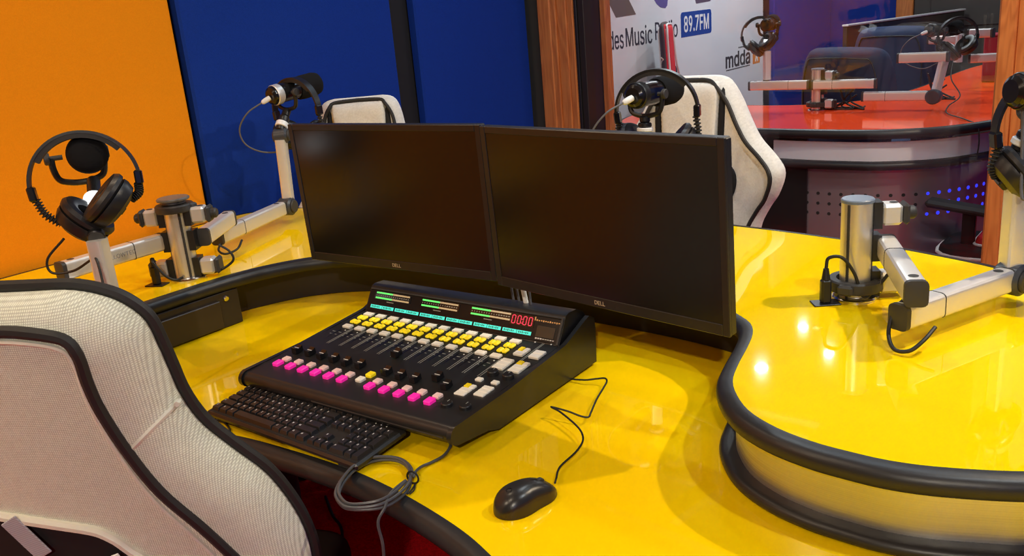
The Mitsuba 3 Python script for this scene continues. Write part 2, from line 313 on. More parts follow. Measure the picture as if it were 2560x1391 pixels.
part(desk, 'pedestal', cat([prism(sg.Point(-.74, .45).buffer(.2), 0, LOW - .035), prism(sg.Point(.95, .75).buffer(.25), 0, LOW - .035), band(spline([(-.5, .78), (-.1, .86), (.4, .88), (.85, .78)], 8), .02, LOW - .035, .02)]), mat('pedestal_grey', (.05, .05, .055), .4, metal=.3))

# ---------------------------------------------------------------- monitors
def monitor(cx, cy, cz, yaw, tilt, label):
    W_, H_ = .54, .323
    ux = np.array([math.cos(yaw), math.sin(yaw), 0]); nn = np.array([-math.sin(yaw), math.cos(yaw), 0])
    up = np.array([0, 0, math.cos(tilt)]) + nn * math.sin(tilt)
    M = frame((cx, cy, cz), x=ux, z=up)      # local: x right, y away from the viewer, z up; front at y = 0
    k = thing('computer_monitor', label, 'monitor', M)
    b, bb = .0135, .020
    part(k, 'housing', cat([box(0, .0105, 0, W_, .019, H_, .003), tr(trimesh.convex.convex_hull(np.array([(x, y, z) for x, y, z in [(-.2, .019, -.12), (.2, .019, -.12), (-.2, .019, .11), (.2, .019, .11), (-.14, .048, -.09), (.14, .048, -.09), (-.14, .048, .07), (.14, .048, .07)]])), np.eye(4))]), BLACK, smooth=False)
    z0, z1 = -H_ / 2 + bb, H_ / 2 - b
    part(k, 'bezel', cat([box(-W_ / 2 + b / 2, .001, 0, b, .006, H_, .0012), box(W_ / 2 - b / 2, .001, 0, b, .006, H_, .0012), box(0, .001, H_ / 2 - b / 2, W_ - 2 * b, .006, b, .0012), box(0, .001, -H_ / 2 + bb / 2, W_ - 2 * b, .006, bb, .0012)]), BEZEL, smooth=False, label='slim dark bezel')
    part(k, 'screen', box(0, .0025, (z0 + z1) / 2, W_ - 2 * b, .005, z1 - z0), SCREEN, smooth=False, label='dark screen, switched off')
    lg = tr(centred(text('DELL', .0075, .0006, True)), move(0, 0, 0)); lg = tr(lg, frame((.0, -.0021, -H_ / 2 + bb * .5), x=(1, 0, 0), y=(0, 0, 1)))
    part(k, 'maker_mark', lg, mat('logo_silver', (.62, .55, .42), .35, metal=.5) if 'm_logo_silver' not in scene else 'm_logo_silver', smooth=False, label='silver lettering DELL')
    part(k, 'support_arm', cat([box(0, .062, -.01, .10, .03, .10, .006), box(0, .20, -.045, .045, .30, .040, .008)]), BLACK, smooth=False)
    return k, M
mon1, M1 = monitor(.128, .441, 1.105, .073, -.033, 'black widescreen monitor on the left, turned off')
mon2, M2 = monitor(.679, .410, 1.105, -.129, -.033, 'black widescreen monitor on the right, nearer the metal pole')
for kk, Mm in ((mon1, M1), (mon2, M2)):
    q = (Mm @ np.array([0, .345, -.045, 1]))[:3]; keep = place[kk]; place[kk] = np.eye(4)
    part(kk, 'support_post', cat([rod((q[0], q[1], UP), (q[0], q[1], q[2] + .03), .019, .003), rod((q[0], q[1], UP + .0004), (q[0], q[1], UP + .012), .045, .003)]), BLACK); place[kk] = keep
for i, (x, y, dx, m) in enumerate([(.372, .545, .012, CABLEG), (.392, .540, .016, CABLEG), (.415, .535, .018, WHITEP), (.430, .53, .006, CABLEG)]):
    single('monitor_cable', ['thin grey cable hanging behind the console, leftmost', 'grey cable hanging behind the console, second from left', 'broad pale cable hanging behind the console', 'thin grey cable hanging behind the console, rightmost'][i], 'cable',
           cable([(x - dx, y + .0, 1.0), (x - dx * .6, y, .93), (x, y, .86), (x + dx * .2, y + .01, .79), (x + .02, y + .06, LOW + .004), (x + .04, y + .12, LOW + .004)], .0055 if i == 2 else .0028), m)

# ---------------------------------------------------------------- mixing console (local x along the faders' row, y towards the back, z above its first fader)
cy_ = .034; CM = frame((.033, .164, .80), x=(math.cos(cy_), math.sin(cy_), 0), z=(0, 0, 1)); SL = .077
con = thing('mixing_console', 'black broadcast mixing console with lit faders and meter bridge', 'mixing console', CM)
XL, XR = -.038, .517
def prof_mesh(pts, x0, x1, c=0):
    """A side profile (y, z) swept along x."""
    return tr(prism(sg.Polygon(pts), x0, x1), np.array([[0, 0, 1, 0], [1, 0, 0, 0], [0, 1, 0, 0], [0, 0, 0, 1.0]]))
nose = [(-.050 + .0165 * math.cos(a), -.0135 + .0165 * math.sin(a)) for a in np.linspace(math.radians(75), math.radians(262), 10)]
body = nose + [(.03, -.040), (.06, -.052), (.40, -.052), (.405, .0), (.405, .025), (.33, .0215), (.293, .0215)]
part(con, 'body', prof_mesh(body, XL, XR), BLACK, smooth=25)
cheek = [(-.052 + .0185 * math.cos(a), -.0125 + .0185 * math.sin(a)) for a in np.linspace(math.radians(80), math.radians(262), 10)] + [(.03, -.042), (.06, -.053), (.408, -.053), (.412, .02), (.409, .046), (.39, .056), (.375, .052), (.30, .026), (.29, .0245), (.1, .0098)]
for x0, x1 in ((XL - .010, XL), (XR, XR + .010)):
    part(con, 'side_cheek', prof_mesh(cheek, x0, x1), mat('cheek_grey', (.016, .015, .015), .30) if 'm_cheek_grey' not in scene else 'm_cheek_grey', smooth=25)
part(con, 'front_roll', rod((.17, -.0635, -.0165), (.505, -.0635, -.0165), .0032), CHAR, label='satin strip along the front edge')
br = [(.292, .0215), (.322, .0715), (.326, .076), (.335, .079), (.365, .077), (.388, .066), (.40, .05), (.405, .02)]
bridge = part(con, 'meter_bridge', prof_mesh(br, XL + .004, XR - .004), BLACK, smooth=25, label='raised meter bridge')
# bridge face frame: u along x, v up the sloping face
BA, BB = np.array([0, .2915, .0225]), np.array([0, .3205, .0705]); bv = unit(BB - BA); BL = np.linalg.norm(BB - BA)
BF = lambda x, v, o=.0006: frame(BA + np.array([x, 0, 0]) + bv * v + np.cross((1, 0, 0), bv) * o, x=(1, 0, 0), y=bv)
part(bridge, 'glass_face', tr(box((XL + XR) / 2, BL / 2, -.001, XR - XL - .012, BL - .004, .003, .0008), BF(0, 0, 0)), mat('bridge_black', (.006, .006, .007), .30, spec=.25), smooth=False)
part(bridge, 'bridge_trim', tr(cat([box((XL + XR) / 2, BL, .0005, XR - XL - .012, .0035, .003, .001), box(XR - .0085, BL / 2, .0005, .006, BL, .003, .001)]), BF(0, 0, 0)), CHAR, smooth=False)
GRN, CRM = mat('meter_green', (.05, .5, .08), .4), mat('meter_cream', (.75, .66, .45), .4)
for i, x0 in enumerate((-.009, .1345, .2775)):
    mtr = part(con, 'level_meter', tr(box(.0525, .0420, .0003, .112, .018, .0016), BF(x0, 0)), BLACKG, smooth=False, label='stereo level meter')
    for v in (.0482, .0360):
        part(mtr, 'green_bar', tr(box(.0255, v, .0013, .051, .0040, .0012), BF(x0, 0)), GRN, smooth=False, label='lit green bar', emitter=glow((.10, .85, .12), 1.1))
        part(mtr, 'cream_bar', tr(box(.0780, v, .0013, .053, .0040, .0012), BF(x0, 0)), CRM, smooth=False, label='cream bar')
    part(mtr, 'scale_print', tr(cat([box(.002 + .0066 * j, .0421, .0012, .0022 if j < 11 else .0040, .0026, .0006) for j in range(16)] + [box(.048, .0288, .0012, .022, .002, .0005)]), BF(x0, 0)), PRINTG, smooth=False)
CY = mat('cyan_display', (.03, .45, .38), .4)
for i in range(6):
    x0 = -.019 + i * .0775
    dsp = part(con, 'channel_display', tr(box(.0372, .0145, .0003, .0755, .0095, .0014), BF(x0, 0)), BLACKG, smooth=False)
    for s in (0, 1):
        part(dsp, 'lit_field', tr(box(.0186 + .0372 * s, .0145, .0012, .0358, .0078, .0008), BF(x0, 0)), CY, smooth=False, label='lit turquoise display field', emitter=glow((.06, .80, .62), .75))
        part(dsp, 'reading', tr(cat([box(.006 + .0372 * s + .0045 * j, .0145, .00175, .0025, [.004, .003, .0045, .002][j % 4], .0003) for j in range(6)]), BF(x0, 0)), mat('display_ink', (.02, .3, .26), .5) if 'm_display_ink' not in scene else 'm_display_ink', smooth=False)
clk = part(con, 'time_display', tr(box(.413, .0392, .0003, .060, .024, .0014), BF(0, 0)), BLACKG, smooth=False, label='red digital clock display')
def digit(x, v, w, h, t): # a seven segment 0
    return [box(x, v + s * h / 2, 0, w - t, t, .0006) for s in (-1, 1)] + [box(x + s * w / 2, v + q * h / 4, 0, t, h / 2 - t * .6, .0006) for s in (-1, 1) for q in (-1, 1)]
dg = []
for j, xx in enumerate((.3915, .4055, .4200, .4340)): dg += digit(xx, .0392, .0080, .0170, .0019)
dg += [box(.4128, .0392 + s * .004 - .002, 0, .0018, .0018, .0006) for s in (-1, 1)]
part(clk, 'digits', tr(cat(dg), BF(0, 0, .0016)), mat('red_digit', (.6, .01, .02), .4), smooth=False, label='red digits 00:00', emitter=glow((1.0, .02, .05), 2.2))
part(con, 'brand_print', tr(cat([box(.4445, .0472, .0010, .003, .008, .0006)] + [box(.4495 + .0054 * j, .0447 - .0004 * (j % 2), .0010, .0036, .0026 + .0012 * ((j * 7) % 3 == 0), .0005) for j in range(11)]), BF(0, 0)), mat('orange_print', (.75, .42, .16), .5), smooth=False, label='small orange lettering')
part(con, 'model_print', tr(cat([box(.4560 + .006 * j, .0078, .0010, .0045, .0030 if j < 3 else .0018, .0005) for j in range(8)]), BF(0, 0)), PRINTW, smooth=False)
part(con, 'side_display', tr(box(.4755, .0228, .0006, .045, .0235, .0010, .0003), BF(0, 0)), mat('side_display_dark', (.03, .035, .03), .2), smooth=False)
# control panel frame
PN = unit(np.cross((1, 0, 0), (0, 1, SL)))
PF = lambda x, y, h=0: frame(np.array([x, y, SL * y]) + PN * h, x=(1, 0, 0), z=PN)
part(con, 'control_panel', tr(box((XL + XR) / 2, .1325, -.0008, XR - XL - .004, .310, .004, .0008), PF(0, 0)), mat('panel_black', (.010, .011, .011), .5, spec=.3), smooth=False)
def shared(mesh, m, smooth=False, **kw): return ply(mesh, m, smooth=smooth, **kw)
PINK, PINKW = mat('pink_button', (.93, .02, .36), .35, clearcoat=.4), mat('pale_pink_button', (.86, .62, .58), .4)
YBTN, GBTN = mat('yellow_button', (.95, .74, .01), .35, clearcoat=.3), mat('pale_button', (.88, .86, .76), .45)
def cap(w, d, h, c=.0012): return cat([box(0, 0, h / 2, w, d, h, c)])
d_pink, d_pale = shared(cap(.0165, .0205, .0115, .002), PINK, emitter=glow((1, .02, .42), .28)), shared(cap(.0165, .0165, .0095, .002), PINKW)
d_white_s, d_yel_s = shared(cap(.016, .0175, .010, .002), GBTN), shared(cap(.016, .0175, .010, .002), YBTN, emitter=glow((1, .72, .01), .16))
d_top, d_low = shared(cap(.024, .0145, .006, .0012), GBTN), shared(cap(.0235, .0150, .006, .0012), GBTN)
d_yel = shared(cat([box(-.0065, 0, .0035, .0122, .0175, .007, .003), box(.0065, 0, .0035, .0122, .0175, .007, .003)]), YBTN, emitter=glow((1, .74, .01), .16))
d_slot = shared(cat([box(-.0026, 0, .0008, .0018, .222, .0014), box(.0026, 0, .0008, .0018, .222, .0014)]), mat('slot_edge', (.26, .26, .23), .45))
knob = cat([prof_mesh([(-.0105, .004), (-.0095, .017), (-.003, .0135), (.003, .0135), (.0095, .017), (.0105, .004)], -.0068, .0068), box(0, 0, .002, .003, .006, .006)])
d_knob = shared(knob, BLACKG)
d_line = shared(box(0, 0, .0140, .0130, .0014, .0010), PRINTW)
d_dot = shared(lathe([(0, 0), (.0019, 0), (.0016, .0012), (0, .0014)], n=10), PRINTW)
PITCH = .0383
knob_y = [.066, .068, .067, .066, .064, .066, .133, .063, .062, .062, .084, .064]
d_fslot = shared(box(0, 0, .0006, .0024, .150, .0012), BLACKG)
for i in range(12):
    x = i * PITCH
    part_at(con, 'panel_groove', d_slot, PF(x + .0185, .0905, .001)); part_at(con, 'fader_slot', d_fslot, PF(x - .008, .112, .001))
    kx = part_at(con, 'fader_knob', d_knob, PF(x - .008, knob_y[i] - .006, .001))
    part_at(kx, 'marker_line', d_line, PF(x - .008, knob_y[i] - .006, .001))
    if i == 6:
        part_at(con, 'channel_button', d_white_s, PF(x - .001, .0145, .001), 'unlit white channel button'); part_at(con, 'channel_button', d_yel_s, PF(x + .004, .038, .001), 'lit yellow channel button')
    else:
        part_at(con, 'channel_button', d_pink, PF(x, .0, .001) @ move(0, -.0005, 0), 'lit pink channel button'); part_at(con, 'channel_button', d_pale, PF(x, .0225, .001), 'pale pink channel button')
    part_at(con, 'select_button', d_top, PF(x - .001, .2718, .001)); part_at(con, 'route_button', d_low, PF(x, .2029, .001))
    part_at(con, 'yellow_button', d_yel, PF(x - .001, .2282, .001), 'lit yellow double button'); part_at(con, 'yellow_button', d_yel, PF(x - .001, .2515, .001), 'lit yellow double button')
    part_at(con, 'indicator', d_dot, PF(x - .002, -.0170, .001)); part_at(con, 'indicator', d_dot, PF(x + .006, .188, .001)); part_at(con, 'indicator', d_dot, PF(x + .004, .285, .001))
    tk = [box(x - .008 + s * (.0095 if j % 2 == 0 else .008), .058 + .0118 * j, .0014, .0085 if j % 2 == 0 else .0055, .0020, .0005) for j in range(11) for s in (-1, 1)]
    part(con, 'scale_marks', tr(cat(tk), PF(0, 0)), PRINTG, smooth=False, stuff=True)
def block(cx, cyy, w, rows, first_yellow=False, d=.0125):
    for j in range(rows):
        y = cyy + (rows - 1) / 2 * d - j * d
        if j == 0 and first_yellow:
            part(con, 'monitor_button', tr(box(-w / 4 + .0005, 0, .0035, w / 2 - .0008, d - .0008, .007, .0012), PF(cx, y, .001)), YBTN, smooth=False, label='yellow lit button')
            part(con, 'monitor_button', tr(box(w / 4 + .0005, 0, .003, w / 2 - .0008, d - .0008, .006, .0012), PF(cx, y, .001)), GBTN, smooth=False)
        else:
            part(con, 'monitor_button', tr(box(0, 0, .003, w, d - .0008, .006, .0012), PF(cx, y, .001)), GBTN, smooth=False)
block(.4615, .236, .0235, 2, True, .016); block(.499, .236, .0245, 2, False, .016)
block(.4575, .178, .0265, 3, False, .0142); block(.4955, .178, .0265, 3, True, .0142)
block(.4525, .108, .0150, 1); block(.4895, .109, .0150, 1)
block(.4535, .064, .0240, 3, True, .0142); block(.490, .073, .0235, 3, False, .0125)
for x, y in ((.459, .004), (.497, .010), (.463, .1375), (.500, .1365)):
    kn = part(con, 'volume_knob', tr(lathe([(0, 0), (.0115, 0), (.0108, .0095), (.0095, .011), (0, .011)], n=22), PF(x, y, .001)), BLACK, label='black rotary knob')
    part(kn, 'pointer', tr(box(0, .006, .0112, .0012, .007, .0008), PF(x, y, .001)), PRINTG, smooth=False)
for x, y0, y1 in ((.4400, -.02, .19), (.4790, -.02, .03), (.4790, .095, .289)):
    part(con, 'panel_groove', tr(cat([box(x + .0018 * s, (y0 + y1) / 2, .0015, .0012, y1 - y0, .0008) for s in (-1, 1)]), PF(0, 0)), PRINTG, smooth=False)
part(con, 'panel_groove', tr(box(.455, .0265 - .012, .0015, .07, .0014, .0008), PF(0, 0)), PRINTG, smooth=False)
for x, y in ((.441, -.005), (.480, -.005), (.458, .288), (.496, .290)): part_at(con, 'indicator', d_dot, PF(x, y, .001))
for x in (XL + .05, XR - .05): part(con, 'foot', cat([rod((x, .36, -.060), (x, .36, -.05), .012), rod((x, .09, -.060), (x, .09, -.05), .012)]), RUBBER)

# ---------------------------------------------------------------- keyboard
KS = .0945
kb = thing('computer_keyboard', 'black full-size keyboard in front of the mixing console', 'keyboard', move(0, 0, .7475))
KM = rotx(KS)
part(kb, 'case', tr(box(.221, .0635, .0065, .442, .127, .013, .004), KM), mat('key_case', (.014, .013, .013), .34), smooth=False)
part(kb, 'key_well', tr(cat([box(.0067 + .1429, .0640, .0128, .2868, .1155, .0012), box(.3290, .0640, .0128, .0585, .1155, .0012), box(.3992, .0545, .0128, .0765, .0965, .0012)]), KM), mat('key_well', (.006, .006, .006), .6), smooth=False)
part(kb, 'rear_foot', cat([box(.04, .115, -.0005, .03, .014, .014, .002), box(.40, .115, -.0005, .03, .014, .014, .002), box(.04, .012, -.004, .03, .012, .006, .001), box(.40, .012, -.004, .03, .012, .006, .001)]), RUBBER, smooth=False)
U1 = .01905
keys = []
def row(y, x0, ws):
    x = x0
    for wd in ws:
        if wd > 0: keys.append((x + wd / 2, y, wd, 1))
        x += abs(wd)
row(0, 0, [1.25, 1.25, 1.25, 6.25, 1.25, 1.25, 1.25, 1.25]); row(1, 0, [2.25] + [1] * 10 + [2.75]); row(2, 0, [1.75] + [1] * 11 + [2.25]); row(3, 0, [1.5] + [1] * 12 + [1.5]); row(4, 0, [1] * 13 + [2])
row(5.0, 0, [1, -1, 1, 1, 1, 1, -.5, 1, 1, 1, 1, -.5, 1, 1, 1, 1])
row(0, 15.35, [1, 1, 1]); row(1, 16.35, [1]); row(3, 15.35, [1, 1, 1]); row(4, 15.35, [1, 1, 1]); row(5.0, 15.35, [1, 1, 1])
row(0, 18.55, [2, 1]); row(1, 18.55, [1, 1, 1]); row(2, 18.55, [1, 1, 1]); row(3, 18.55, [1, 1, 1]); row(4, 18.55, [1, 1, 1, 1]); keys += [(22.05, .5, 1, 2), (22.05, 2.5, 1, 2)]
KEYM = mat('keycap', (.016, .016, .017), .32)
kd = {}
def keycap(wd, hd):
    w0, d0 = wd * U1 - .0012, hd * U1 - .0012; w1, d1 = w0 - .0042, d0 - .0044; r = .0012
    pts = [(sx * w0 / 2, sy * d0 / 2, 0) for sx in (-1, 1) for sy in (-1, 1)]
    for sx in (-1, 1):
        for sy in (-1, 1):
            X, Y = sx * w1 / 2, sy * d1 / 2 + .0006
            pts += [(X - sx * r, Y, .0068), (X, Y - sy * r, .0068), (X, Y, .0060)]
    return trimesh.convex.convex_hull(np.array(pts))
legends = []
glyph = {}
chars = list('CSXAJFGHSMMC') + list('SZXCVBNM,./S') + list("CASDFGHJKL;'E") + list('TQWERTYUIOP[]B') + list('`1234567890-=B') + list('EFFFFFFFFFFFF') + list('LDRU') + list('DEPIHPPSP') + list('0.123456789N/*-E+')
for j, (kx, ky, wd, hd) in enumerate(keys):
    X, Y = .0067 + kx * U1, .0105 + (ky + .5) * U1
    if (wd, hd) not in kd: kd[(wd, hd)] = ply(keycap(wd, hd), KEYM, smooth=False)
    part_at(kb, 'key', kd[(wd, hd)], KM @ move(X, Y, .0132))
    if wd > 5: continue
    c = chars[j % len(chars)]
    if c not in glyph: glyph[c] = text(c, .0040, .0002, True)
    legends.append(tr(glyph[c], move(X - wd * U1 / 2 + .0045, Y + (.0012 if hd == 1 else .010), .0200)))
part(kb, 'key_print', tr(cat(legends), KM), mat('legend', (.70, .70, .68), .6), smooth=False, label='white key lettering', stuff=True)
part(kb, 'status_light', tr(cat([box(.373 + .014 * i, .116, .0136, .0022, .0022, .0006) for i in range(3)]), KM), PRINTW, smooth=False)
part(kb, 'cord', cable([(.0, .02, -.005), (.015, .001, -.0030), (.027, .006, -.0050), (.045, .007, -.0050), (.072, -.001, -.0050), (.093, -.012, -.0045), (.104, -.030, -.0045), (.106, -.052, -.012), (.104, -.058, -.06), (.10, -.055, -.2)], .0019), CABLEB)

# ---------------------------------------------------------------- mouse
md = unit((.031, .112, 0)); mo = thing('computer_mouse', 'black corded mouse lying on the yellow worktop', 'mouse', frame((.7445, .076, LOW + .0008), y=md, z=(0, 0, 1)))
def mouse_mesh(kw=1.0, kh=1.0, z0=0.0, smax=1.0, ny=40, ns=25, lift=0.0):
    V, Fc = [], []
    for i in range(ny + 1):
        t = -1 + 2 * i / ny; y = .0568 * math.sin(t * math.pi / 2); u = y / .0568
        wd = .0312 * (max(0, 1 - abs(u) ** 2.6)) ** .5 * (1.0 - .10 * u - .10 * math.exp(-((u - .15) / .35) ** 2)) * kw
        ht = (.0375 - .010 * (u + .15) ** 2 - .008 * max(0, u) ** 1.5) * (max(0, 1 - abs(u) ** 4)) ** .5 * kh
        for j in range(ns):
            s = (-1 + 2 * j / (ns - 1)) * smax; a = s * math.pi / 2
            V.append((wd * math.copysign(abs(math.sin(a)) ** .8, a), y, max(z0, ht * max(0, math.cos(a)) ** .62) + lift))
    for i in range(ny):
        for j in range(ns - 1):
            a, b = i * ns + j, (i + 1) * ns + j
            Fc += [(a, a + 1, b + 1), (a, b + 1, b)]
    return trimesh.Trimesh(np.array(V), Fc, process=False)
part(mo, 'base_shell', mouse_mesh(1.0, .965), mat('mouse_side', (.030, .018, .010), .20), smooth=True, label='glossy dark brown lower shell')
part(mo, 'top_shell', mouse_mesh(1.0, 1.0, smax=.70, lift=.0004), mat('mouse_top', (.016, .016, .017), .30), smooth=True)
part(mo, 'button_gap', cat([tr(mouse_mesh(1, 1.004, smax=.022, lift=.0006), np.eye(4)).slice_plane((0, .012, 0), (0, 1, 0))]), BLACKG, smooth=False)
part(mo, 'scroll_wheel', rod((-.0035, .028, .0232), (.0035, .028, .0232), .0095, .0015), RUBBER)
part(mo, 'emblem', lathe([(.0042, 0), (.0050, 0), (.0050, .0006), (.0042, .0006), (.0042, 0)], (0, -.030, .0357), (0, -.18, 1), 24), BLACKG)
mc = [(.7600, .1330, .752), (.750, .150, .748), (.734, .184, .748), (.731, .234, .75), (.724, .267, .753), (.708, .289, .756), (.681, .308, .758), (.633, .332, .76), (.609, .339, .761), (.6075, .3425, .760), (.631, .343, .7595), (.647, .344, .758), (.669, .3445, .755), (.681, .351, .753), (.675, .369, .753), (.658, .415, .756), (.643, .463, .757), (.631, .495, .756), (.618, .508, .755), (.601, .504, .752), (.574, .494, .748), (.53, .50, .744), (.50, .57, .743)]
Mi = np.linalg.inv(place[mo]); part(mo, 'cord', tr(cable(mc, .0017, 8, 8), Mi), CABLEB)

# ---------------------------------------------------------------- coiled cable at the desk edge, floor cables
ring = np.array([(.467, -.068), (.447, -.039), (.431, 0), (.431, .036), (.449, .057), (.478, .065), (.510, .057), (.537, .038), (.554, .012), (.563, -.023), (.559, -.054), (.539, -.077), (.514, -.09), (.486, -.082)])
cc = ring.mean(0); loops = []
lp = [(.466, .169, .757), (.483, .170, .755), (.501, .168, .750), (.519, .152, .746), (.529, .123, .7435), (.527, .095, .7435), (.524, .073, .745), (.532, .050, .749)]
n_ = len(ring); st = 7
for kturn in range(4):
    for j in range(n_):
        q = cc + (ring[(st - j) % n_] - cc) * (1 - .035 * ((kturn * 2) % 4) + .012 * math.sin(j * 1.3 + kturn * 2)); lp.append((*q, .7465 + .0032 * kturn + .002 * math.sin(j * .9 + kturn)))
lp += [(.554, -.030, .756), (.566, -.055, .748), (.566, -.073, .731), (.572, -.075, .695), (.571, -.078, .656), (.560, -.08, .610), (.545, -.08, .557), (.50, -.08, .40), (.42, -.05, .15), (.36, .05, .012), (.2, .2, .008)]
co = thing('coiled_cable', 'coil of thin grey cable hanging over the front desk edge', 'cable')
part(co, 'wire', cable(lp, .0026, 8, 6), mat('coil_grey', (.075, .075, .08), .38))
part(co, 'tie', cat([tube(np.array([(.545 + .011 * math.cos(a), .030 + .002 * math.cos(a), .752 + .011 * math.sin(a)) for a in np.linspace(0, 2 * np.pi, 16, endpoint=False)]), .0016, 6, closed=True),
                    cable([(.553, .026, .744), (.560, .010, .7435), (.5625, -.002, .743)], .0012), cable([(.555, .024, .744), (.564, .012, .7435), (.566, .0, .743)], .0012)]), CABLEB, label='black twist tie')
single('floor_cable', 'black cable on the red carpet beneath the desk', 'cable', cable([(-.62, .70, .007), (-.509, .635, .007), (-.449, .611, .007), (-.399, .577, .007), (-.359, .532, .007), (-.338, .497, .007), (-.25, .40, .007), (-.1, .30, .007)], .0045), CABLEB)

# ---------------------------------------------------------------- microphone arms
def alu_bar(p0, p1, h=.044, wd=.036, seam=None, up=(0, 0, 1)):
    p0, p1 = np.asarray(p0, float), np.asarray(p1, float); L = np.linalg.norm(p1 - p0); d = unit(p1 - p0)
    M = frame((p0 + p1) / 2, x=d, z=up); q = rrect(wd, h, .009, q=3)
    b = prism(q, -L / 2, L / 2); return tr(b, M @ np.array([[0, 0, 1, 0], [1, 0, 0, 0], [0, 1, 0, 0], [0, 0, 0, 1.0]])), M, L
def end_cap(M, L, s, h=.044, wd=.036, t=.010):
    q = rrect(wd + .0015, h + .0015, .009, q=3); b = prism(q, 0, t); lo = b.bounds
    b2 = trimesh.convex.convex_hull(np.vstack([b.vertices, [[0, 0, t * 1.35]]]))
    return tr(b2, M @ np.array([[0, 0, s, s * L / 2], [s, 0, 0, 0], [0, 1, 0, 0], [0, 0, 0, 1.0]]))
def arm(name_label, segs, group=None, writing=None, seam_at=None):
    k = thing('microphone_arm', name_label, 'microphone arm', group=group)  # a jointed microphone arm clamped to a pole
    for i, (p0, p1) in enumerate(segs):
        vertical = abs(unit(np.subtract(p1, p0))[2]) > .8
        m, M, L = alu_bar(p0, p1, up=(1, 0, 0) if vertical else (0, 0, 1))
        if vertical:
            m, M, L = alu_bar(p0, p1, h=.042, wd=.034, up=(.6, -.8, 0))
            part(k, 'upright', m, ALU, smooth=25)
        else:
            b = part(k, 'arm_bar', m, ALU, smooth=25)
            part(k, 'end_cap', end_cap(M, L, 1), CHAR, smooth=30); part(k, 'end_cap', end_cap(M, L, -1), CHAR, smooth=30)
            if writing and i == 0:
                tx = centred(text('YELLOWTEC', .0105, .0004)); part(b, 'maker_print', tr(tx, M @ frame((-.005 if writing > 0 else .005, writing * .0181, .001), x=(writing * -1, 0, 0), y=(0, 0, 1))), mat('bar_print', (.25, .25, .27), .5), smooth=False, label='lettering YELLOWTEC')
                part(b, 'maker_symbol', tr(trimesh.creation.cylinder(.0055, .0006, sections=3), M @ frame((.062 if writing < 0 else .062 , writing * .0181, 0.0), x=(0, 0, 1), z=(0, writing, 0))), mat('bar_symbol', (.95, .5, .03), .5), smooth=False, label='small orange triangle symbol')
            if L > .22: part(b, 'seam', tr(prism(rrect(.0372, .0452, .009, q=3).difference(rrect(.034, .042, .009, q=3)), -.0008, .0008), M @ np.array([[0, 0, 1, -L * .18], [1, 0, 0, 0], [0, 1, 0, 0], [0, 0, 0, 1.0]])), CHAR, smooth=False)
            part(b, 'top_plug', tr(lathe([(0, 0), (.0085, 0), (.0085, .0012), (.006, .0016), (0, .0010)], n=20), M @ move(L / 2 - .022, 0, .0212)), CHAR)
    return k
def knuckle(k, c, axis, r=.028, w=.046):
    a = unit(axis); c = np.asarray(c, float)
    j = part(k, 'tilt_joint', rod(c - a * w / 2, c + a * w / 2, r, .006, 28), mat('joint_dark', (.045, .05, .06), .35) if 'm_joint_dark' not in scene else 'm_joint_dark', label='dark tilt joint')
    part(j, 'joint_screw', rod(c + a * (w / 2 - .001), c + a * (w / 2 + .006), r * .72, .002, 24), CHAR)
